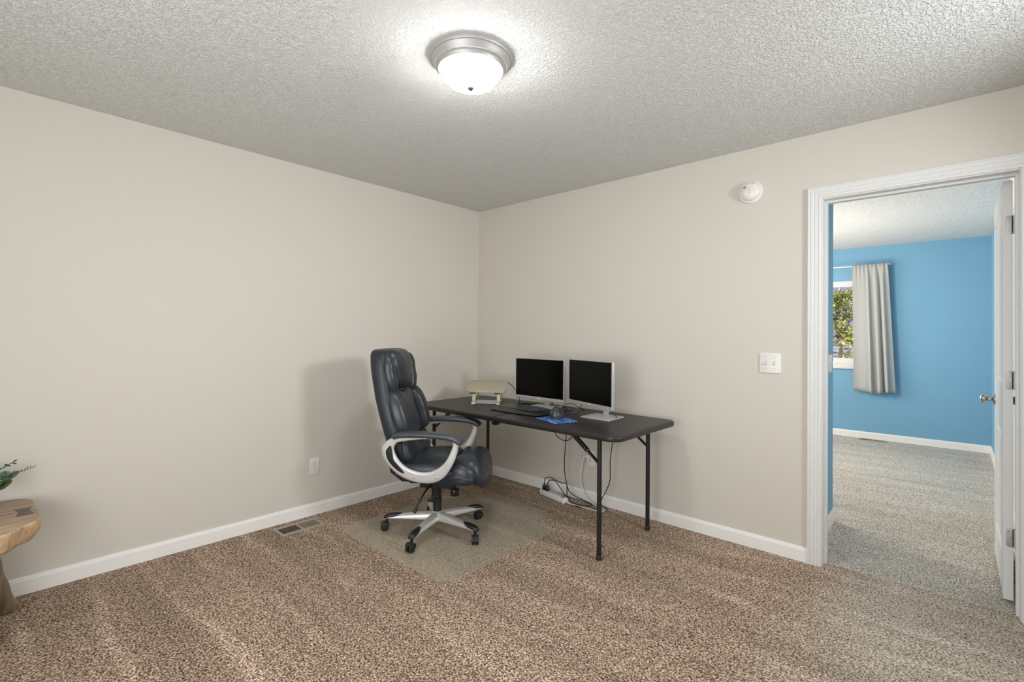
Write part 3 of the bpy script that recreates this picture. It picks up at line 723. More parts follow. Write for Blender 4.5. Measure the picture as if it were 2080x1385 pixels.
# ------------------------------------------------------------------ monitors
def monitor(label, base, centre, swivel, W, lift=0.0):
    """base = stand centre on the table; centre = (x, y) of the screen in the room; swivel = turn of the screen on its stand"""
    t = thing('monitor', label, 'monitor', (base[0], base[1], TZ + 0.0008), 0.0, 'twin silver monitors on the folding table')
    Hs = 0.284; z0 = 0.054 + lift; chin = 0.021
    dx, dy = centre[0] - base[0], centre[1] - base[1]
    def part(name, bm, mt, **k):
        o = obj(name, bm, mt, t, **k); o.location = (dx, dy, 0); o.rotation_euler = (0, 0, swivel); return o
    part('panel_back', prism(bmesh.new(), rounded(W + 0.016, Hs + chin + 0.008, 0.006, 3, 0, z0 + (Hs + chin) / 2), 0.0, 0.016, 0.003, 2, fn=lambda x, y, z: (x, 0.004 + z, y)), MONSILVER)
    bz = bmesh.new()
    box(bz, -W/2 - 0.007, -W/2, -0.002, 0.004, z0 + chin, z0 + chin + Hs); box(bz, W/2, W/2 + 0.007, -0.002, 0.004, z0 + chin, z0 + chin + Hs)
    box(bz, -W/2 - 0.007, W/2 + 0.007, -0.002, 0.004, z0 + chin + Hs, z0 + chin + Hs + 0.005)
    part('bezel', bz, MONSILVER, smooth=False)
    part('chin', bbox(-W/2 - 0.007, W/2 + 0.007, -0.003, 0.006, z0, z0 + chin, 0.001, 1), MONSILVER, smooth=False)
    part('emblem', lathe(bmesh.new(), [(0, 0), (0.0055, 0), (0.0055, 0.0008), (0, 0.0008)], 18, Matrix.Translation((0, -0.003, z0 + chin / 2)) @ RX), PLASTIC, smooth=False)
    bb = bmesh.new()
    for k in range(3): box(bb, W/2 - 0.05 + k * 0.014, W/2 - 0.043 + k * 0.014, -0.0036, -0.002, z0 + 0.008, z0 + 0.012)
    part('button', bb, PLASTIC, smooth=False)
    part('screen', bbox(-W/2, W/2, 0, 0.003, z0 + chin, z0 + chin + Hs), SCREEN, smooth=False)
    sxl, syl = 0.0, 0.045                                      # the stem stands a little behind the base's centre
    hx = (sxl - dx) * math.cos(swivel) + (syl - dy) * math.sin(swivel)
    part('housing', prism(bmesh.new(), rounded(0.20, 0.17, 0.02, 4, max(-0.12, min(0.12, hx)), z0 + 0.17), 0.0, 0.022, 0.006, 2, fn=lambda x, y, z: (x, 0.02 + z, y)), MONSILVER)
    obj('stem', bbox(sxl - 0.019, sxl + 0.019, syl - 0.006, syl + 0.006, 0.004, z0 + 0.19, 0.002, 1), MONSILVER, t)
    obj('stand_base', prism(bmesh.new(), rounded(0.215, 0.200, 0.006, 3), 0.0, 0.010, 0.002, 2), MONSILVER, t)
    return t
monitor('left silver monitor with black screen, behind the black keyboard', (1.068, -0.340), (1.015, -0.330), math.radians(-1), 0.466)
monitor('right silver monitor turned toward the chair, behind the blue mouse pad', (1.622, -0.405), (1.503, -0.385), math.radians(-18), 0.452, 0.010)

# ------------------------------------------------------------------ laptop on stand
# the laptop sits closed on a riser: seen from the front its lid slopes up to the back
LA = math.radians(-2)
ls = thing('laptop_stand', 'pale gold and silver aluminium laptop stand at the far end of the table', 'laptop stand', (0.505, -0.425, TZ), math.radians(0))
def lsloc(u, v, z): return (u, v, z)
ls.location = (0.622, -0.500, TZ + 0.0008); ls.rotation_euler = (0, 0, math.radians(36))
for x in (-0.098, 0.098):
    prof = catmull([(-0.030, 0.004, 0), (-0.010, 0.008, 0), (0.008, 0.024, 0), (0.016, 0.05, 0), (0.020, 0.078, 0), (0.030, 0.092, 0)], 5)
    bm = bmesh.new(); rings = []
    for i, q in enumerate(prof):
        t = (prof[min(i + 1, len(prof) - 1)] - prof[max(i - 1, 0)]).normalized(); n_ = Vector((-t.y, t.x, 0)) * 0.0035
        w = 0.013
        rings.append([(x - w, q.x - n_.x, q.y - n_.y), (x + w, q.x - n_.x, q.y - n_.y), (x + w, q.x + n_.x, q.y + n_.y), (x - w, q.x + n_.x, q.y + n_.y)])
    loft(bm, rings)
    lg = obj('leg', bm, GOLD, ls)
    obj('foot', prism(bmesh.new(), rounded(0.032, 0.03, 0.012, 4, x, -0.026), 0.0, 0.010, 0.004, 2), PLASTIC, lg)
    bm = bmesh.new()
    loft(bm, [[(x - 0.02, y, z - 0.004), (x + 0.02, y, z - 0.004), (x + 0.02, y, z), (x - 0.02, y, z)] for y, z in ((-0.005, 0.0865), (0.21, 0.1505))])
    obj('support_arm', bm, GOLD, ls, smooth=False)
    bm = bmesh.new(); box(bm, x - 0.03, x + 0.012, -0.012, 0.004, 0.076, 0.086, 0.001, 1)
    obj('grip_pad', bm, BLACKP, ls, smooth=False)
    bm = bmesh.new(); tube(bm, [(x, 0.185, 0.006), (x, 0.19, 0.08), (x, 0.15, 0.13)], 0.006, 8)
    obj('rear_leg', bm, GOLD, ls)
for k, (y, z) in enumerate(((-0.010, 0.006), (0.010, 0.012), (0.05, 0.014), (0.10, 0.014))):
    obj('rail', tube(bmesh.new(), [(-0.09, y, z), (0.09, y, z)], 0.0038, 8, smooth=False), MONSILVER, ls)
bm = bmesh.new()
obj('side_rail', tube(bm, [(-0.098, -0.01, 0.006), (-0.098, 0.185, 0.006)], 0.005, 8, smooth=False), MONSILVER, ls)
obj('side_rail', tube(bmesh.new(), [(0.098, -0.01, 0.006), (0.098, 0.185, 0.006)], 0.005, 8, smooth=False), MONSILVER, ls)

lap = thing('laptop', 'closed silver laptop lying tilted on the gold laptop stand', 'laptop', (0.622, -0.500, TZ + 0.0875), math.radians(36))
tilt = math.atan2(0.064, 0.215)
RT = Matrix.Translation((-0.003, -0.010, 0.0)) @ Matrix.Rotation(tilt, 4, 'X')
bm = prism(bmesh.new(), rounded(0.312, 0.222, 0.010, 4, 0, 0.111), 0.0, 0.0085, 0.002, 2); bmesh.ops.transform(bm, matrix=RT, verts=bm.verts)
obj('base', bm, ALU, lap)
bm = prism(bmesh.new(), rounded(0.312, 0.222, 0.010, 4, 0, 0.111), 0.0098, 0.0155, 0.0022, 2); bmesh.ops.transform(bm, matrix=RT, verts=bm.verts)
obj('lid', bm, ALU, lap)
bm = bbox(-0.150, 0.150, 0.006, 0.214, 0.0080, 0.0102); bmesh.ops.transform(bm, matrix=RT, verts=bm.verts)
obj('rubber_gap', bm, BLACKP, lap, smooth=False)
bm = lathe(bmesh.new(), [(0, 0), (0.011, 0), (0.011, 0.0003), (0, 0.0003)], 20, RT @ Matrix.Translation((0, 0.118, 0.0155)))
obj('emblem', bm, mat('lid_emblem', srgb(186, 174, 152), 0.3, 0.7, bump=(60, 0.02, 0.001)), lap, smooth=False)

# ------------------------------------------------------------------ keyboard, mouse, pad, adapter
kb = thing('keyboard', 'black curved keyboard with palm rest in front of the left monitor', 'keyboard', (1.075, -0.585, TZ + 0.0005), math.radians(2))
def kz(y): return 0.013 + 0.014 * max(0.0, (y + 0.11) / 0.22)
def kfront(x): return -0.112 - 0.016 * math.cos(x / 0.225 * PI / 2) ** 2 + 0.0
N = 40; bm = bmesh.new(); rings = []
for i in range(N + 1):
    x = -0.226 + 0.452 * i / N
    e = min(1, (0.226 - abs(x)) / 0.03); yb = 0.100 + 0.008 * math.cos(x / 0.226 * PI / 2)
    yf = kfront(x) + 0.028 * (1 - e) ** 2; yb = yb - 0.014 * (1 - e) ** 2
    hump = 0.004 * math.cos(x / 0.226 * PI / 2)
    z1 = kz(yf) - 0.006 + hump * 0.3; z2 = kz(yb) + hump
    ring = [(x, yf + 0.004, 0.003), (x, yf, 0.006), (x, yf + 0.003, z1), (x, yf + 0.04, kz(yf + 0.04) + hump), (x, -0.038, kz(-0.038) + hump), (x, -0.034, kz(-0.034) + hump - 0.003), (x, yb - 0.004, z2 - 0.003), (x, yb, z2 - 0.006), (x, yb, 0.003)]
    rings.append(ring)
loft(bm, rings); obj('case', bm, BLACKP, kb, angle=50)
kme = None
def keycap(w):
    b = bmesh.new(); h_ = w / 2
    loft(b, [[(-h_, -0.008, 0), (h_, -0.008, 0), (h_, 0.008, 0), (-h_, 0.008, 0)], [(-h_ + 0.0015, -0.0065, 0.0065), (h_ - 0.0015, -0.0065, 0.0065), (h_ - 0.0015, 0.0070, 0.0065), (-h_ + 0.0015, 0.0070, 0.0065)]])
    return b
caps = {}
rows = [(-0.026, [0.024, 0.024, 0.024, 0.100, 0.024, 0.024, 0.024, 0.016, 0.016, 0.016]), (-0.006, [0.038] + [0.0165] * 10 + [0.042] + [0.0165] * 3), (0.014, [0.032] + [0.0165] * 11 + [0.032] + [0.0165] * 3), (0.034, [0.026] + [0.0165] * 12 + [0.024] + [0.0165] * 4), (0.054, [0.0165] * 13 + [0.034] + [0.0165] * 4), (0.078, [0.0165] * 18)]
for y, ws in rows:
    tot = sum(ws) + 0.002 * (len(ws) - 1); gap = 0.002 + max(0, (0.385 - tot)) / (len(ws) - 1); x = -0.2 + (0.0 if tot < 0.40 else 0)
    x = -0.203
    for w in ws:
        if x + w > 0.205: break
        cx = x + w / 2; x += w + 0.003
        if w not in caps:
            o = obj('key', keycap(w), KEYM, kb, smooth=False); caps[w] = o.data
        else:
            o = bpy.data.objects.new('key', caps[w]); C.objects.link(o); o.parent = kb
        o.location = (cx, y + 0.006 * math.cos(cx / 0.226 * PI / 2), kz(y) - 0.002 + 0.004 * math.cos(cx / 0.226 * PI / 2)); o.rotation_euler = (math.radians(3.6), 0, 0)

def pad_mat():
    mt = mat('blue_printed_mouse_pad', srgb(28, 84, 170), 0.55, bump=(300, 0.1, 0.0006))
    nt = mt.node_tree; b = nt.nodes['Principled BSDF']
    tc = nt.nodes.new('ShaderNodeTexCoord'); w = nt.nodes.new('ShaderNodeTexWave'); w.wave_type = 'RINGS'; w.inputs['Scale'].default_value = 9; w.inputs['Distortion'].default_value = 14; w.inputs['Detail'].default_value = 2
    r = nt.nodes.new('ShaderNodeValToRGB'); r.color_ramp.elements[0].position = 0.45; r.color_ramp.elements[0].color = srgb(16, 66, 156); r.color_ramp.elements[1].position = 0.92; r.color_ramp.elements[1].color = srgb(112, 158, 216)
    nt.links.new(tc.outputs['Object'], w.inputs['Vector']); nt.links.new(w.outputs['Fac'], r.inputs[0]); nt.links.new(r.outputs[0], b.inputs['Base Color'])
    return mt
pad = obj('mouse_pad', prism(bmesh.new(), rounded(0.235, 0.175, 0.008, 4), 0, 0.004, 0.001, 1), pad_mat())
tag(pad, 'bright blue patterned mouse pad under the black mouse', 'mouse pad'); place(pad, (1.455, -0.685, TZ + 0.0008), math.radians(-19))
ms = thing('mouse', 'dark rounded ergonomic mouse standing on the blue mouse pad', 'mouse', (1.425, -0.640, TZ + 0.0050), math.radians(20))
rings = []
for k in range(13):
    t = k / 12; z = 0.070 * t
    s = math.sqrt(max(0.0, 1 - (max(0, t - 0.18) / 0.84) ** 2.3))
    lean = -0.006 * t
    rings.append([(x * s + lean, y * (s ** 0.9) - 0.006 * t, z + 0.010 * t * (y / 0.058) * 0.4) for x, y in sell(0.043 * (0.94 if k == 0 else 1), 0.060, 2.4, 28)])
obj('shell', loft(bmesh.new(), rings), mat('dark_grey_mouse_shell', srgb(52, 55, 58), 0.28, bump=(100, 0.03, 0.0006)), ms, angle=70)
bm = lathe(bmesh.new(), [(0, -0.004), (0.010, -0.004), (0.0115, -0.002), (0.0115, 0.002), (0.010, 0.004), (0, 0.004)], 18, Matrix.Translation((-0.004, 0.040, 0.045)) @ Matrix.Rotation(PI / 2, 4, 'Y'))
obj('scroll_wheel', bm, BLACKP, ms)
bm = bmesh.new(); tube(bm, [(-0.046, -0.03, 0.022), (-0.0455, 0.0, 0.030), (-0.041, 0.035, 0.030)], 0.0035, 8); obj('thumb_groove', bm, BLACKP, ms)
ad = thing('usb_hub', 'small black cable adapter lying behind the keyboard', 'adapter', (0.880, -0.265, TZ), math.radians(28))
obj('body', bbox(-0.058, 0.045, -0.019, 0.019, 0, 0.014, 0.003), BLACKP, ad)
obj('plug', bbox(-0.100, -0.058, -0.010, 0.010, 0.002, 0.013, 0.003), BLACKP, ad)
obj('port', bbox(0.044, 0.0455, -0.012, 0.012, 0.004, 0.010), STEEL, ad, smooth=False)

# ------------------------------------------------------------------ cords
def cord(label, pts, r, mt, name='cable', cat='cable', n=8):
    o = obj(name, tube(bmesh.new(), pts, r, n), mt); return tag(o, label, cat)
cord('thin black cable from the laptop down to the adapter', [(0.612, -0.258, 0.878), (0.650, -0.252, 0.876), (0.688, -0.256, 0.855), (0.742, -0.285, 0.824), (0.768, -0.288, 0.798), (0.790, -0.292, 0.770), (0.800, -0.304, 0.746)], 0.0028, CABLEB)
cord('black cable running from the adapter to the left monitor', [(0.925, -0.238, 0.742), (0.97, -0.20, 0.739), (1.02, -0.185, 0.740), (1.05, -0.20, 0.79), (1.045, -0.285, 0.83)], 0.0026, CABLEB)
cord('black cable leaving the left monitor across the table behind the mouse', [(1.06, -0.285, 0.81), (1.085, -0.22, 0.745), (1.14, -0.21, 0.738), (1.215, -0.245, 0.739), (1.27, -0.32, 0.739), (1.285, -0.42, 0.739), (1.29, -0.50, 0.739), (1.24, -0.515, 0.7385)], 0.0028, CABLEB)
cord('looped black cable hanging from the right monitor onto the table', [(1.415, -0.345, 0.815), (1.42, -0.36, 0.775), (1.425, -0.40, 0.744), (1.40, -0.455, 0.739), (1.345, -0.44, 0.739), (1.30, -0.385, 0.739), (1.31, -0.30, 0.742), (1.27, -0.27, 0.755), (1.225, -0.29, 0.760), (1.20, -0.235, 0.768), (1.235, -0.18, 0.762), (1.32, -0.20, 0.739), (1.36, -0.22, 0.739)], 0.0026, CABLEB)
cord('short dark cable hooked under the right edge of the right monitor', [(1.705, -0.430, 0.805), (1.712, -0.425, 0.785), (1.728, -0.42, 0.768), (1.722, -0.40, 0.750), (1.71, -0.37, 0.739), (1.69, -0.30, 0.739)], 0.0028, CABLEB)
cord('black cord drooping in a loop beneath the table', [(1.012, -0.13, 0.692), (1.014, -0.12, 0.52), (1.055, -0.12, 0.475), (1.115, -0.12, 0.463), (1.160, -0.12, 0.485), (1.178, -0.12, 0.54), (1.18, -0.13, 0.692)], 0.0034, CABLEB)
cord('black cord hanging straight from table to floor above the power strip', [(1.122, -0.12, 0.692), (1.121, -0.12, 0.50), (1.107, -0.12, 0.31), (1.112, -0.12, 0.21), (1.130, -0.12, 0.13), (1.131, -0.115, 0.03), (1.15, -0.14, 0.005), (1.25, -0.165, 0.004), (1.33, -0.145, 0.004), (1.42, -0.10, 0.004)], 0.0036, CABLEB)
cord('black cord hanging behind the near right table leg', [(1.535, -0.13, 0.692), (1.530, -0.12, 0.53), (1.512, -0.12, 0.38), (1.511, -0.12, 0.24), (1.462, -0.11, 0.13), (1.43, -0.09, 0.09), (1.41, -0.07, 0.03), (1.46, -0.06, 0.005)], 0.0034, CABLEB)
cord('white cord curving from the wall outlet down to the carpet', [(1.257, -0.050, 0.355), (1.235, -0.055, 0.330), (1.214, -0.05, 0.24), (1.207, -0.045, 0.16), (1.235, -0.045, 0.08), (1.29, -0.05, 0.028), (1.37, -0.06, 0.006), (1.45, -0.09, 0.006), (1.44, -0.135, 0.006), (1.36, -0.150, 0.006), (1.25, -0.160, 0.006), (1.165, -0.168, 0.010)], 0.0042, CABLEW)
wp = thing('power_plug', 'white plug in the outlet under the table', 'plug', (1.270, -0.0078, 0.3545))
obj('body', bbox(-0.017, 0.013, -0.040, 0.0, -0.012, 0.012, 0.004), PLASTIC, wp)
obj('prong', bbox(-0.0075, -0.006, 0.0, 0.0005, -0.004, 0.004), STEEL, wp, smooth=False)
# power strip lying on the carpet
sa = Vector((0.872, -0.105, 0)); sbv = Vector((1.158, -0.168, 0)); dv = sbv - sa
ps = thing('power_strip', 'white power strip on the carpet under the table', 'power strip', (sa.lerp(sbv, 0.5).x, sa.lerp(sbv, 0.5).y, 0.0), math.atan2(dv.y, dv.x))
sl = dv.length / 2
obj('body', bbox(-sl, sl, -0.026, 0.026, 0, 0.040, 0.008, 3), PLASTIC, ps)
for k in range(6):
    so_ = bmesh.new(); x = -sl + 0.035 + k * 0.036
    box(so_, x - 0.008, x - 0.006, -0.009, -0.001, 0.0402, 0.0406); box(so_, x + 0.006, x + 0.008, -0.009, -0.001, 0.0402, 0.0406)
    lathe(so_, [(0, 0.0402), (0.003, 0.0402), (0.003, 0.0406), (0, 0.0406)], 8, Matrix.Translation((x, 0.008, 0)))
    obj('socket', so_, SLOT, ps, smooth=False)
obj('switch', bbox(sl - 0.045, sl - 0.022, -0.009, 0.009, 0.038, 0.044, 0.002), mat('dim_red_switch', srgb(120, 64, 52), 0.4, bump=(60, 0.02, 0.001)), ps)
obj('cord_relief', lathe(bmesh.new(), [(0, 0), (0.009, 0), (0.006, 0.03), (0, 0.03)], 12, Matrix.Translation((sl, 0, 0.018)) @ Matrix.Rotation(PI / 2, 4, 'Y')), PLASTIC, ps)
for k, (px, py, lab) in enumerate(((0.905, -0.112, 'black plug at the far left of the power strip'), (0.942, -0.120, 'black plug second along the power strip'))):
    pl = thing('power_plug', lab, 'plug', (px, py, 0.0405), math.atan2(dv.y, dv.x))
    rings = [[(x * s, y * s, z) for x, y in sell(0.014, 0.017, 3, 16)] for z, s in ((0, 0.92), (0.004, 1), (0.026, 0.95), (0.036, 0.62), (0.050, 0.36))]
    obj('body', loft(bmesh.new(), rings), BLACKP, pl, angle=50)
cord('black cord arching from the leftmost plug to the hanging cord', [(0.905, -0.112, 0.088), (0.915, -0.115, 0.130), (0.965, -0.118, 0.150), (1.03, -0.12, 0.140), (1.085, -0.12, 0.131), (1.128, -0.12, 0.140)], 0.0034, CABLEB)
cord('black cord looping from the second plug onto the carpet', [(0.942, -0.120, 0.088), (0.962, -0.12, 0.125), (1.005, -0.10, 0.125), (1.045, -0.08, 0.07), (1.075, -0.06, 0.02), (1.12, -0.05, 0.004)], 0.0034, CABLEB)
cord('black cord coiled in a loop on the carpet beside the power strip', [(1.128, -0.112, 0.115), (1.135, -0.09, 0.07), (1.17, -0.055, 0.03), (1.25, -0.035, 0.006), (1.32, -0.06, 0.004), (1.325, -0.10, 0.004), (1.26, -0.13, 0.004), (1.19, -0.125, 0.008), (1.165, -0.13, 0.012)], 0.0036, CABLEB)

# ------------------------------------------------------------------ chair mat
mo = [(0.49, -1.60), (1.36, -1.585), (1.43, -1.52), (1.415, -0.70), (1.38, -0.645), (1.225, -0.60), (1.200, -0.545), (1.205, -0.44), (1.17, -0.405), (0.70, -0.40), (0.665, -0.44), (0.66, -0.55), (0.62, -0.60), (0.40, -0.63), (0.375, -0.67), (0.36, -1.50), (0.40, -1.585)]
def rnd(pts, k=0.25):
    out = []
    n = len(pts)
    for i in range(n):
        a, b, c = Vector(pts[i - 1]), Vector(pts[i]), Vector(pts[(i + 1) % n])
        d1_, d2_ = min(0.03, (b - a).length * k), min(0.03, (c - b).length * k)
        p, q = b + (a - b).normalized() * d1_, b + (c - b).normalized() * d2_
        for t in (0, 0.33, 0.66, 1.0):
            r_ = (1 - t) ** 2 * p + 2 * t * (1 - t) * b + t * t * q; out.append((r_.x, r_.y))
    return out
bm = prism(bmesh.new(), rnd(mo), 0.0015, 0.0048, 0.001, 1)
bmesh.ops.triangulate(bm, faces=[f for f in bm.faces if len(f.verts) > 4])
cm = obj('chair_mat', bm, VINYL, smooth=False)
tag(cm, 'clear vinyl chair mat on the carpet under the office chair', 'chair mat')

# ------------------------------------------------------------------ office chair
# local frame: +x forward, +y to the sitter's left, origin at the floor under the seat
ch = thing('office_chair', 'navy leather high-back office chair with silver arms on a five-wheel base', 'chair', (0.885, -1.146, 0.0049), math.radians(35))
BX = -0.035                                                   # swivel column's x
def sr(z):                                                    # rear surface of the backrest
    K = [(0.40, -0.235), (0.45, -0.250), (0.57, -0.282), (0.72, -0.325), (0.88, -0.370), (1.03, -0.400), (1.16, -0.412), (1.22, -0.415)]
    for (a, b), (c, d) in zip(K, K[1:]):
        if z <= c: return b + (d - b) * (z - a) / (c - a)
    return K[-1][1]
def bw(z):                                                    # half width
    K = [(0.40, 0.17), (0.47, 0.215), (0.58, 0.245), (0.70, 0.258), (0.80, 0.256), (0.90, 0.246), (0.97, 0.238), (1.05, 0.238), (1.12, 0.232), (1.16, 0.214), (1.18, 0.18)]
    for (a, b), (c, d) in zip(K, K[1:]):
        if z <= c: return b + (d - b) * (z - a) / (c - a)
    return K[-1][1]
def sf(z): return sr(z) + 0.086
rings = []
zs_ = [0.415, 0.42, 0.44, 0.48, 0.53, 0.58, 0.64, 0.70, 0.76, 0.82, 0.88, 0.94, 1.0, 1.06, 1.11, 1.14, 1.16, 1.172, 1.176]
for i, z in enumerate(zs_):
    k = 1.0
    if i < 3: k = (0.55, 0.8, 0.95)[i]
    if i >= len(zs_) - 3: k = (0.94, 0.80, 0.55)[i - len(zs_) + 3]
    a, b = bw(z) * (k if i < 3 else (0.5 + 0.5 * k)), 0.062 * k
    c = sr(z) + 0.031
    rings.append([(c + y + 0.30 * x * x, x, z) for x, y in sell(a, b, 4.4, 44)])
obj('backrest', loft(bmesh.new(), rings), LEATHERD, ch, angle=80)
def FB(z_off=0.0):
    return lambda u, v, h: (sf(v) + 0.30 * u * u + h, u, v)
bk = FB()
obj('headrest', pillow([(-0.115, 1.170), (0.0, 1.176), (0.115, 1.170), (0.150, 1.10), (0.142, 1.02), (0.122, 0.955), (0.065, 0.924), (0.0, 0.916), (-0.065, 0.924), (-0.122, 0.955), (-0.142, 1.02), (-0.150, 1.10)], 0.076, bk, wr=0.0015, seed=1), LEATHER, ch, angle=180)
for s in (-1, 1):
    o_ = [(0.157, 1.115), (0.175, 1.148), (0.208, 1.140), (0.228, 1.09), (0.230, 1.02), (0.221, 0.95), (0.192, 0.900), (0.160, 0.888), (0.138, 0.902), (0.138, 0.945), (0.155, 1.03)]
    obj('wing_cushion', pillow([(s * a, b) for a, b in o_], 0.046, bk, wr=0.004, seed=3 + s), LEATHER, ch, angle=180)
    o_ = [(0.160, 0.905), (0.195, 0.925), (0.228, 0.900), (0.248, 0.83), (0.252, 0.75), (0.243, 0.68), (0.215, 0.632), (0.175, 0.625), (0.158, 0.66), (0.150, 0.74), (0.142, 0.83), (0.145, 0.88)]
    obj('side_bolster', pillow([(s * a, b) for a, b in o_], 0.070, bk, wr=0.004, seed=8 + s), LEATHER, ch, angle=180)
obj('lumbar_cushion', pillow([(-0.108, 0.925), (0.0, 0.908), (0.108, 0.925), (0.138, 0.87), (0.146, 0.78), (0.152, 0.70), (0.135, 0.635), (0.070, 0.612), (0.0, 0.606), (-0.070, 0.612), (-0.135, 0.635), (-0.152, 0.70), (-0.146, 0.78), (-0.138, 0.87)], 0.046, bk, wr=0.0018, seed=14), LEATHER, ch, angle=180)
obj('lower_back_cushion', pillow([(-0.20, 0.628), (-0.10, 0.612), (0.0, 0.602), (0.10, 0.612), (0.20, 0.628), (0.222, 0.57), (0.210, 0.49), (0.12, 0.462), (0.0, 0.458), (-0.12, 0.462), (-0.210, 0.49), (-0.222, 0.57)], 0.046, bk, wr=0.003, seed=17), LEATHER, ch, angle=180)
# seat: base cushion, two top panels, side rolls
rings = []
for z, k, sx_ in ((0.366, 0.80, -0.014), (0.372, 0.89, -0.008), (0.388, 0.965, -0.002), (0.410, 1.0, 0.002), (0.445, 1.0, 0.004), (0.466, 0.97, 0.004)):
    rings.append([(0.028 + sx_ + y * (1.0 if y < 0 else 1.0), x, z + 0.018 * max(0, -y)) for x, y in sell(0.252 * k, 0.258 * k, 4.2, 48)])
obj('seat_base', loft(bmesh.new(), rings), LEATHERD, ch, angle=80)
def seatf(u, v, h):
    z = 0.452 + h - 0.01 * min(1, max(0, -u / 0.2)); d = max(0.0, u - 0.20)
    return (u - 0.35 * max(0.0, d - 0.03), v, z - 2.6 * d * d)
obj('seat_cushion', pillow([(-0.235, -0.17), (-0.245, 0.0), (-0.235, 0.17), (-0.10, 0.198), (0.04, 0.202), (0.105, 0.185), (0.100, 0.09), (0.108, 0.0), (0.100, -0.09), (0.105, -0.185), (0.04, -0.202), (-0.10, -0.198)], 0.076, seatf, wr=0.002, seed=21, p=3.6), LEATHER, ch, angle=180)
fo = [(0.108, -0.19), (0.104, -0.09), (0.110, 0.0), (0.104, 0.09), (0.108, 0.19), (0.20, 0.215), (0.300, 0.208), (0.338, 0.15), (0.348, 0.0), (0.338, -0.15), (0.300, -0.208), (0.20, -0.215)]
obj('front_cushion', pillow(fo, 0.080, seatf, wr=0.002, seed=23, skirt=0.06, p=4.0), LEATHER, ch, angle=180)
for s in (-1, 1):
    o_ = [(-0.225, 0.195), (-0.225, 0.238), (-0.15, 0.256), (0.0, 0.260), (0.085, 0.256), (0.105, 0.235), (0.09, 0.205), (-0.05, 0.190)]
    obj('side_roll', pillow([(a, s * b) for a, b in o_], 0.052, lambda u, v, h: (u, v, 0.440 + h), wr=0.004, seed=30 + s), LEATHER, ch, angle=180)
    o_ = [(0.120, 0.200), (0.115, 0.245), (0.15, 0.262), (0.21, 0.262), (0.250, 0.240), (0.262, 0.215), (0.24, 0.190), (0.17, 0.186)]
    obj('front_ear', pillow([(a, s * b) for a, b in o_], 0.062, lambda u, v, h: (u, v, 0.436 + h - 0.15 * max(0, u - 0.15)), wr=0.006, seed=40 + s, skirt=0.02), LEATHER, ch, angle=180)
    o_ = [(0.10, 0.385), (0.085, 0.42), (0.12, 0.450), (0.19, 0.445), (0.235, 0.430), (0.258, 0.405), (0.24, 0.380), (0.18, 0.372)]
    obj('front_gusset', pillow(o_, 0.030, lambda u, v, h, s=s: (u, s * (0.236 + h), v), wr=0.006, seed=50 + s, skirt=0.02), LEATHERD, ch, angle=180)
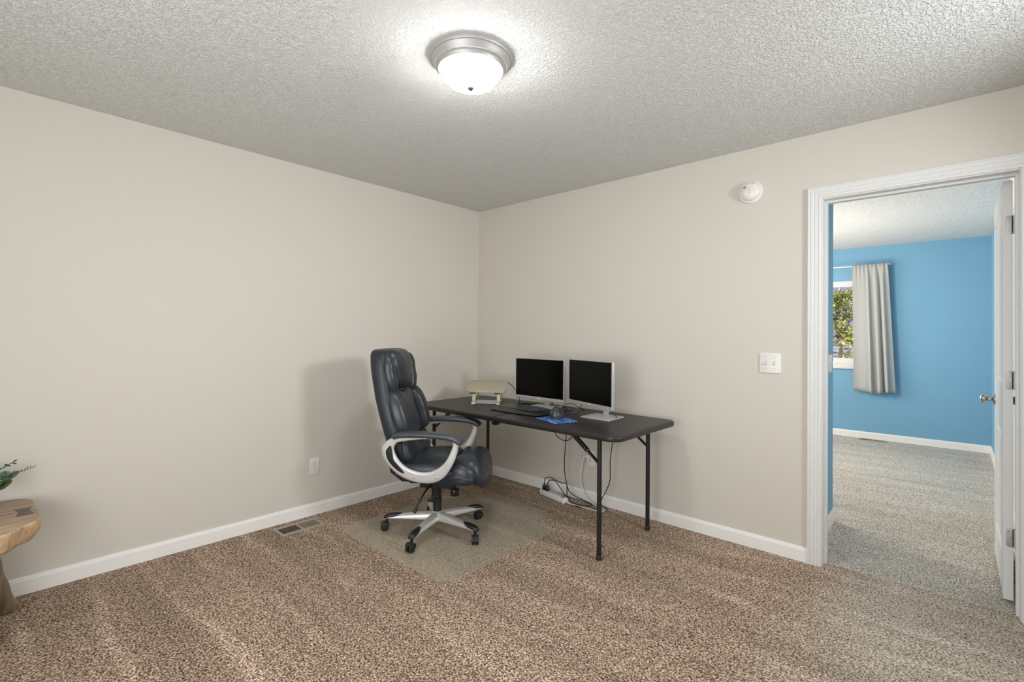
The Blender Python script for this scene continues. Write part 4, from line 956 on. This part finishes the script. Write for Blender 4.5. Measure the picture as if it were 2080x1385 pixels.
# arms: a D-shaped silver loop with a padded top
outer = [(-0.235, 0.652), (-0.275, 0.625), (-0.298, 0.585), (-0.285, 0.53), (-0.245, 0.475), (-0.190, 0.430), (-0.120, 0.400), (-0.040, 0.388), (0.030, 0.398), (0.085, 0.430), (0.125, 0.485), (0.155, 0.55), (0.168, 0.61), (0.165, 0.650), (0.140, 0.668), (0.05, 0.676), (-0.06, 0.672), (-0.16, 0.664)]
inner = [(-0.195, 0.628), (-0.215, 0.612), (-0.225, 0.585), (-0.210, 0.545), (-0.180, 0.505), (-0.140, 0.475), (-0.090, 0.458), (-0.040, 0.453), (0.010, 0.462), (0.055, 0.487), (0.095, 0.527), (0.120, 0.575), (0.135, 0.615), (0.132, 0.640), (0.110, 0.650), (0.04, 0.655), (-0.05, 0.651), (-0.13, 0.641)]
for s in (-1, 1):
    O_ = catmull([(a, b, 0) for a, b in outer], 5, True); I_ = catmull([(a, b, 0) for a, b in inner], 5, True)
    yc = 0.287
    rings = []
    for po, pi in zip(O_, I_):
        d = pi - po; w = 0.015
        # the arm leans inward toward the seat at the bottom
        def P(t, yv):
            q = po + d * t; y = yc - 0.012 * max(0, 0.52 - q.y) / 0.13 + yv
            return (q.x, s * y, q.y)
        rings.append([P(0.0, -w * 0.6), P(0.0, w * 0.6), P(0.10, w * 0.92), P(0.3, w), P(0.62, w * 0.86), P(0.80, w * 0.92), P(0.94, w * 0.7), P(1.0, w * 0.3), P(1.0, -w * 0.5), P(0.9, -w * 0.9), P(0.5, -w), P(0.1, -w * 0.9)])
    fr = obj('arm_frame', loft(bmesh.new(), rings, closed=True), SILVER, ch, angle=60)
    # dark inset at the rear bend
    ins = [(-0.236, 0.610), (-0.262, 0.600), (-0.279, 0.578), (-0.268, 0.532), (-0.234, 0.484), (-0.188, 0.446), (-0.158, 0.434), (-0.152, 0.445), (-0.180, 0.478), (-0.218, 0.522), (-0.240, 0.570)]
    def fi(u, v, h, s=s):
        y = yc - 0.012 * max(0, 0.52 - v) / 0.13 + 0.0125 + h; return (u, s * y, v)
    obj('inset', pillow(ins, 0.004, fi, rings=3, skirt=0.006, sub=4), BLACKP, fr, angle=180)
    for (bx_, bz_) in ((-0.095, 0.424), (0.040, 0.428)):
        y = yc - 0.012 * (0.52 - bz_) / 0.13 + 0.013
        obj('bolt', lathe(bmesh.new(), [(0, 0), (0.009, 0), (0.008, 0.003), (0.004, 0.0045), (0, 0.0045)], 16, Matrix.Translation((bx_, s * y, bz_)) @ Matrix.Rotation(-s * PI / 2, 4, 'X')), NICKEL, fr)
    # padded arm rest
    path = catmull([(-0.235, 0.650, 0), (-0.20, 0.668, 0), (-0.10, 0.676, 0), (0.0, 0.676, 0), (0.09, 0.671, 0), (0.143, 0.660, 0), (0.174, 0.643, 0), (0.183, 0.630, 0)], 5)
    rings = []
    for i, q in enumerate(path):
        t = i / (len(path) - 1); e = min(1, 1 - max(0, (0.08 - t) / 0.08) ** 2 * 0.65) * min(1, 1 - max(0, (t - 0.90) / 0.10) ** 2 * 0.75)
        tn = (path[min(i + 1, len(path) - 1)] - path[max(i - 1, 0)]).normalized(); n_ = Vector((-tn.y, tn.x, 0))
        w = (0.030 + 0.010 * math.sin(min(1, t * 1.15) * PI * 0.62)) * e; h_ = 0.0195 * e
        rings.append([(q.x + n_.x * y, s * (yc - 0.004) + x, q.y + n_.y * y) for x, y in sell(w, h_, 2.5, 20)])
    obj('arm_pad', loft(bmesh.new(), rings), ARMPAD, ch, angle=80)
for s in (-1, 1):
    obj('arm_mount', bbox(-0.11, 0.055, min(s * 0.18, s * 0.272), max(s * 0.18, s * 0.272), 0.398, 0.420, 0.004), BLACKP, ch)
# mechanism, lever, tension knob, bracket behind the seat
obj('seat_plate', bbox(-0.17, 0.14, -0.16, 0.16, 0.346, 0.370, 0.006), BLACKP, ch)
obj('tilt_mechanism', bbox(BX - 0.10, BX + 0.12, -0.075, 0.075, 0.292, 0.350, 0.012), BLACKP, ch)
obj('back_bracket', prism(bmesh.new(), [(-0.21, 0.362), (-0.285, 0.415), (-0.300, 0.48), (-0.262, 0.48), (-0.235, 0.43), (-0.16, 0.388), (-0.15, 0.362)], -0.19, 0.19, 0.008, 2, fn=lambda x, y, z: (x, z, y)), BLACKP, ch)
obj('height_lever', tube(bmesh.new(), [(BX - 0.02, -0.06, 0.315), (BX - 0.03, -0.16, 0.305), (BX - 0.045, -0.215, 0.265), (BX - 0.06, -0.245, 0.225), (BX - 0.07, -0.258, 0.200)], [0.006, 0.006, 0.007, 0.010, 0.011], 10), BLACKP, ch)
obj('tension_knob', lathe(bmesh.new(), [(0, 0), (0.026, 0), (0.029, 0.004), (0.029, 0.040), (0.026, 0.044), (0.012, 0.046), (0.012, 0.07), (0, 0.07)], 20, Matrix.Translation((BX + 0.115, 0.0, 0.232))), BLACKP, ch)
obj('gas_lift', lathe(bmesh.new(), [(0, 0.05), (0.016, 0.05), (0.025, 0.075), (0.0285, 0.10), (0.0285, 0.215), (0.024, 0.217), (0.024, 0.262), (0.0215, 0.264), (0.0215, 0.32), (0, 0.32)], 28, Matrix.Translation((BX, 0, 0))), BLACKP, ch, angle=30)
# five-star base
R_ = 0.325
A0 = math.radians(-138 - 35)
obj('hub', lathe(bmesh.new(), [(0, 0.062), (0.036, 0.062), (0.045, 0.075), (0.046, 0.105), (0.041, 0.120), (0.031, 0.128), (0.0285, 0.131), (0, 0.131)], 28, Matrix.Translation((BX, 0, 0))), LEGSILVER, ch, angle=50)
for k in range(5):
    a = A0 + k * 2 * PI / 5; ca, sa_ = math.cos(a), math.sin(a)
    Mx = Matrix.Translation((BX, 0, 0)) @ Matrix.Rotation(a, 4, 'Z')
    rings = []
    for t in [i / 12 for i in range(13)]:
        r = 0.018 + (R_ - 0.018 + 0.016) * t
        w = 0.030 - 0.010 * t + (0.006 * max(0, (t - 0.85) / 0.15)); zt = 0.126 - 0.030 * t ** 1.25; zb = 0.074 - 0.002 * t + 0.006 * t
        e = 1 - max(0, (t - 0.93) / 0.07) * 0.45
        w *= e
        ring = [(r, -w * 0.72, zb), (r, w * 0.72, zb), (r, w, zb + 0.004), (r, w * 0.96, zb + (zt - zb) * 0.6), (r, w * 0.62, zt - 0.003), (r, w * 0.3, zt), (r, -w * 0.3, zt), (r, -w * 0.62, zt - 0.003), (r, -w * 0.96, zb + (zt - zb) * 0.6), (r, -w, zb + 0.004)]
        rings.append([Mx @ Vector(q) for q in ring])
    lg = obj('base_leg', loft(bmesh.new(), rings), LEGSILVER, ch, angle=50)
    # black foot grip on the leg's end
    gp = pillow([(0.235, -0.010), (0.225, 0.0), (0.235, 0.010), (0.265, 0.020), (0.31, 0.0230), (0.340, 0.018), (0.349, 0.0), (0.340, -0.018), (0.31, -0.0230), (0.265, -0.020)], 0.013, lambda u, v, h, Mx=Mx: Mx @ Vector((u, v, 0.1285 - 0.030 * ((u - 0.018) / (R_ - 0.002)) ** 1.25 + h - 0.006 - 6.0 * v * v - 1.5 * max(0, u - 0.32) ** 1.5)), rings=5, skirt=0.006)
    obj('foot_grip', gp, BLACKP, lg, angle=180)
    # caster: stem, hood and twin wheels
    st = (20, 75, 100, -30, 150)[k]
    Mc = Matrix.Translation((BX + R_ * ca, R_ * sa_, 0)) @ Matrix.Rotation(math.radians(st), 4, 'Z')
    hood = bmesh.new()
    lathe(hood, [(0, 0.052), (0.009, 0.052), (0.009, 0.078), (0, 0.078)], 12, Mc)
    rg = []
    for j in range(10):
        an = math.radians(-10 + 150 * j / 9); rr = 0.0285
        x, z = -0.016 + rr * math.cos(an), 0.027 + rr * math.sin(an)
        rg.append([Mc @ Vector((x + dx, y, z + dz)) for y, (dx, dz) in ((-0.022, (0, 0)), (0.022, (0, 0)), (0.022, (-0.004 * math.cos(an), -0.004 * math.sin(an))), (-0.022, (-0.004 * math.cos(an), -0.004 * math.sin(an))))])
    loft(hood, rg)
    cs = obj('caster', hood, BLACKP, ch, angle=40)
    for y in (-0.0125, 0.0125):
        wprof = [(0, -0.0095), (0.018, -0.0095), (0.023, -0.0085), (0.0255, -0.006), (0.0255, 0.006), (0.023, 0.0085), (0.018, 0.0095), (0, 0.0095)]
        obj('wheel', lathe(bmesh.new(), wprof, 24, Mc @ Matrix.Translation((-0.016, y, 0.0255)) @ Matrix.Rotation(PI / 2, 4, 'X')), BLACKP, cs, angle=40)

# ------------------------------------------------------------------ live-edge stool with plant
stl = thing('wood_stool', 'live-edge wooden stool with a dark bow-tie inlay by the left wall', 'stool', (0.27, -3.265, 0))
so2 = [(-0.17, 0.245), (0.0, 0.258), (0.14, 0.262), (0.215, 0.245), (0.255, 0.205), (0.300, 0.175), (0.335, 0.12), (0.345, 0.0), (0.335, -0.16), (0.24, -0.25), (0.05, -0.27), (-0.13, -0.26), (-0.215, -0.17), (-0.235, 0.0), (-0.225, 0.16)]
ot = [(q.x, q.y) for q in catmull([(a, b, 0) for a, b in so2], 5, True)]
def edgef(x, y, z):
    k = 1 + 0.05 * math.sin(9 * math.atan2(y, x) + z * 30) * (1 if z < 0.47 else 0.0) - 0.25 * max(0, (0.435 - z)) * 4 * 0.5
    return (x * k, y * k, z)
TOPZ = 0.480
bm = bmesh.new()
rg = []
for z, k in ((0.385, 0.86), (0.389, 0.90), (0.405, 0.935), (0.430, 0.975), (0.455, 0.985), (0.470, 1.0), (0.477, 0.998), (0.480, 0.988)):
    ring = []
    for i, (x, y) in enumerate(ot):
        w = 0.014 * noise.noise(Vector((x * 9, y * 9, z * 16))) if z < 0.47 else 0.006 * noise.noise(Vector((x * 9, y * 9, 7.5)))
        L_ = math.hypot(x, y); kk = k + w / max(L_, 0.05); ring.append((x * kk, y * kk, z))
    rg.append(ring)
loft(bm, rg)
slab = obj('slab', bm, SLABEDGE, stl, angle=50)
slab.data.materials.append(SLABTOP)
for p_ in slab.data.polygons:
    if p_.normal.z > 0.8 and p_.center.z > 0.47: p_.material_index = 1
bt = [(-0.062, 0.048), (0.0, 0.018), (0.062, 0.048), (0.062, -0.048), (0.0, -0.018), (-0.062, -0.048)]
bt2 = [(-0.055, 0.036), (0.0, 0.012), (0.055, 0.036), (0.055, -0.036), (0.0, -0.012), (-0.055, -0.036)]
inl = obj('inlay', prism(bmesh.new(), [(0.040 + a, 0.216 + b) for a, b in ((-0.062, 0.029), (0.0, 0.017), (0.062, 0.029), (0.062, -0.029), (0.0, -0.017), (-0.062, -0.029))], TOPZ - 0.004, TOPZ + 0.0008), BOWTIE, stl, smooth=False)
obj('crack', prism(bmesh.new(), [(0.037, 0.232), (0.044, 0.232), (0.050, 0.256), (0.046, 0.256)], TOPZ - 0.004, TOPZ + 0.0006), BOWTIE, stl, smooth=False)
obj('crack', prism(bmesh.new(), [(0.036, 0.200), (0.041, 0.200), (0.072, -0.12), (0.070, -0.12)], TOPZ - 0.004, TOPZ + 0.0006), BOWTIE, stl, smooth=False)
for (x, y, fx, fy) in ((-0.06, 0.085, -0.12, 0.175), (0.12, 0.06, 0.24, 0.10), (-0.10, -0.10, -0.17, -0.20), (0.14, -0.12, 0.24, -0.20)):
    bm = tube(bmesh.new(), [(x, y, 0.40), (x + (fx - x) * 0.15, y + (fy - y) * 0.12, 0.30), (x + (fx - x) * 0.42, y + (fy - y) * 0.42, 0.18), (x + (fx - x) * 0.75, y + (fy - y) * 0.75, 0.07), (fx, fy, 0.0)], [0.050, 0.046, 0.040, 0.040, 0.043], 14, sub=6)
    for v in bm.verts:
        v.co += Vector((noise.noise(v.co * 14), noise.noise(v.co * 14 + Vector((5, 0, 0))), 0)) * 0.010
        if v.co.z < 0.0: v.co.z = 0.0
        if v.co.z > 0.41: v.co.z = 0.41
    obj('leg', bm, LEGWOOD, stl, angle=80)

pl = thing('potted_plant', 'potted succulent arrangement with trailing sprigs on the wooden stool', 'plant', (0.150, -3.272, TOPZ))
obj('pot', lathe(bmesh.new(), [(0, 0), (0.055, 0), (0.062, 0.006), (0.078, 0.07), (0.082, 0.082), (0.076, 0.083), (0.072, 0.075), (0, 0.070)], 36), POT, pl, angle=50)
obj('soil', lathe(bmesh.new(), [(0, 0.06), (0.071, 0.06), (0.071, 0.074), (0, 0.080)], 24), SOIL, pl)
def leafmesh(L_, W_, th=0.004, cup=0.25):
    """thick oval leaf along +x from the origin"""
    bm = bmesh.new(); rings = []
    for i in range(9):
        t = i / 8; w = W_ / 2 * math.sin(PI * min(1, 0.06 + 0.90 * t)) ** 0.7 * (0.55 + 0.45 * t) ; w = max(w, 0.0008)
        z0 = cup * L_ * t * t; x = L_ * t; hth = th * (0.35 + 0.65 * math.sin(PI * min(1, 0.1 + t * 0.85)))
        rings.append([(x, w * math.cos(q), z0 + cup * 0.8 * w * math.cos(q) ** 2 + hth / 2 * math.sin(q)) for q in [2 * PI * k / 10 for k in range(10)]])
    loft(bm, rings); return bm
big = {}
def leaf(par, key, loc, yaw, pitch, sc, mt, name='leaf'):
    kk = (key, mt.name)
    if kk not in big:
        o = obj(name, {'broad': lambda: leafmesh(0.060, 0.046), 'round': lambda: leafmesh(0.016, 0.015, 0.0015, 0.1), 'needle': lambda: leafmesh(0.016, 0.0045, 0.0014, 0.1), 'oval': lambda: leafmesh(0.050, 0.028)}[key](), mt, par, angle=180); big[kk] = o.data
    else:
        o = bpy.data.objects.new(name, big[kk]); C.objects.link(o); o.parent = par
    o.location = loc; o.rotation_euler = (0, -pitch, yaw); o.scale = (sc,) * 3
    return o
random.seed(5)
# rosettes of broad leaves hanging over the rim
for (cx, cy, cz, n, mt_, s_) in ((0.030, 0.150, 0.085, 10, SUCC2, 1.0), (0.030, 0.172, 0.122, 11, SUCC, 1.0), (0.0, 0.11, 0.14, 10, SUCC2, 1.1), (-0.03, 0.02, 0.14, 9, SUCC2, 0.9), (0.05, 0.04, 0.15, 9, SUCC, 1.0), (0.02, -0.06, 0.13, 9, SUCC2, 1.0)):
    for k in range(n):
        leaf(pl, 'broad', (cx, cy, cz), k * 2.4, math.radians(6 + 62 * (k / n)), s_ * (1.0 - 0.45 * k / n), mt_)
    obj('stem', tube(bmesh.new(), [(cx * 0.3, cy * 0.3, 0.075), (cx * 0.7, cy * 0.7, 0.105), (cx, cy, cz)], 0.006, 8), SUCC2, pl)
def sprig(pts, key, n, mt_, sc):
    path = catmull(pts, 10); obj('stem', tube(bmesh.new(), pts, [0.0022, 0.0012], 6), mt_, pl)
    for k in range(n):
        q = path[int((len(path) - 1) * (0.15 + 0.85 * k / (n - 1)))]
        yaw = random.uniform(0, 2 * PI); leaf(pl, key, q, PI / 2 + (1.1 if k % 2 else -1.1) + random.uniform(-.4, .4), random.uniform(-0.6, 0.9), sc * random.uniform(0.85, 1.15), mt_)
sprig([(0.01, 0.06, 0.09), (0.0, 0.12, 0.150), (0.0, 0.165, 0.180), (0.0, 0.197, 0.197)], 'round', 22, SPRIG, 0.95)
sprig([(0.01, 0.07, 0.09), (0.0, 0.16, 0.130), (0.0, 0.215, 0.147), (0.0, 0.262, 0.160)], 'needle', 26, SPRIG, 0.9)
for k in range(7):
    leaf(pl, 'oval', (0.02, 0.07 + 0.012 * k, 0.11), random.uniform(0.3, 2.6), random.uniform(-0.5, 0.5), random.uniform(0.8, 1.1), SUCC2 if k % 2 else SUCC)

# ------------------------------------------------------------------ curtain and rod
rod = thing('curtain_rod', 'thin white curtain rod above the bedroom window', 'curtain rod', (1.9, 4.362, 2.192))
obj('tube', tube(bmesh.new(), [(-0.82, 0, 0), (0.835, 0, 0)], 0.0085, 12, smooth=False), TRIM, rod)
for sx_ in (-0.82, 0.835):
    obj('bracket', tube(bmesh.new(), [(sx_, 0, 0), (sx_ + 0.012 * (1 if sx_ > 0 else -1), 0.012, 0), (sx_ + 0.014 * (1 if sx_ > 0 else -1), 0.087, 0)], 0.0075, 10), TRIM, rod)
NU, NV = 90, 30; bm = bmesh.new(); grid = []
def fold(u):
    f = 0.006 * math.sin(u * 2 * PI * 2.2)
    f -= 0.030 * math.exp(-((u - 0.44) / 0.03) ** 2)            # standing edge of the flat left panel
    f += 0.020 * math.exp(-((u - 0.52) / 0.04) ** 2)
    f -= 0.028 * math.exp(-((u - 0.64) / 0.055) ** 2)
    f += 0.046 * math.exp(-((u - 0.735) / 0.026) ** 2)          # deep crease
    f -= 0.040 * math.exp(-((u - 0.83) / 0.055) ** 2)
    return f
for j in range(NV + 1):
    v = j / NV; row = []
    for i in range(NU + 1):
        u = i / NU
        x = (2.362 + 0.365 * u) * (1 - v) + (2.378 + 0.425 * u) * v
        g = math.exp(-v * 14)
        y = 4.372 - 0.012 + (fold(u) * (0.55 + 0.75 * v)) * (1 - g) + 0.008 * math.sin(u * 2 * PI * 9) * g - (0.012 * g)
        z = 2.205 * (1 - v) + (0.598 + 0.012 * math.sin(u * 9)) * v + 0.004 * math.sin(u * 2 * PI * 9) * g
        if y > 4.44: y = 4.44
        row.append(bm.verts.new((x, y, z)))
    grid.append(row)
for j in range(NV):
    for i in range(NU):
        bm.faces.new((grid[j][i], grid[j + 1][i], grid[j + 1][i + 1], grid[j][i + 1]))
cur = obj('curtain', bm, CURTAIN, angle=180)
so_m = cur.modifiers.new('cloth_thickness', 'SOLIDIFY'); so_m.thickness = 0.003; so_m.offset = 0
tag(cur, 'light grey curtain panel hanging to the right of the bedroom window', 'curtain')

# ------------------------------------------------------------------ outside the bedroom window
gd = obj('ground', bbox(-25, 25, Y2 + 0.2, 40, -0.6, -0.45), GRASS, smooth=False); struct(gd)
tr = thing('tree', 'yellow green leafy tree outside the bedroom window', 'tree', (1.78, 7.3, -0.45))
random.seed(11)
tk = [(0, 0, 0), (0.02, 0.03, 0.7), (0.06, 0, 1.3), (-0.04, 0.02, 1.9), (0.0, 0, 2.55)]
obj('trunk', tube(bmesh.new(), tk, [0.055, 0.045, 0.035, 0.022, 0.006], 10), BARK, tr)
tips = []
for k in range(34):
    h_ = random.uniform(0.85, 2.45); a = random.uniform(0, 2 * PI); L_ = random.uniform(0.35, 0.95) * (1.25 - 0.42 * (h_ - 0.5))
    i_ = min(int((h_) / 0.65), 3); base = Vector(tk[i_]).lerp(Vector(tk[i_ + 1]), 0.5); base.z = h_
    tip = base + Vector((math.cos(a) * L_, math.sin(a) * L_, random.uniform(0.05, 0.45) * L_))
    mid = base.lerp(tip, 0.5) + Vector((0, 0, -0.03))
    tips.append((base, mid, tip))
    obj('branch', tube(bmesh.new(), [base, mid, tip], [0.012, 0.007, 0.003], 6, sub=3), BARK, tr)
verts, faces = [], []
for base, mid, tip in tips:
    for q in range(150):
        t = random.uniform(0.25, 1.05); c = base.lerp(mid, t * 2) if t < 0.5 else mid.lerp(tip, (t - 0.5) * 2)
        c = c + Vector((random.gauss(0, 0.06), random.gauss(0, 0.06), random.gauss(0, 0.06)))
        d = Vector((random.gauss(0, 1), random.gauss(0, 1), random.gauss(0, 0.7))).normalized(); sd = d.cross(Vector((random.gauss(0, 1), random.gauss(0, 1), random.gauss(0, 1)))).normalized()
        up = d.cross(sd); L_ = random.uniform(0.045, 0.075); W_ = L_ * 0.32; b0 = len(verts)
        verts += [c, c + d * L_ * 0.5 + sd * W_ + up * 0.006, c + d * L_ * 0.5 - up * 0.004, c + d * L_ * 0.5 - sd * W_ + up * 0.006, c + d * L_]
        faces += [(b0, b0 + 1, b0 + 2), (b0, b0 + 2, b0 + 3), (b0 + 1, b0 + 4, b0 + 2), (b0 + 2, b0 + 4, b0 + 3)]
me = bpy.data.meshes.new('foliage'); me.from_pydata([tuple(v) for v in verts], [], faces)
fo_ = link('foliage', me, LEAFY, tr, smooth=False); fo_['kind'] = 'stuff'
random.seed(12)
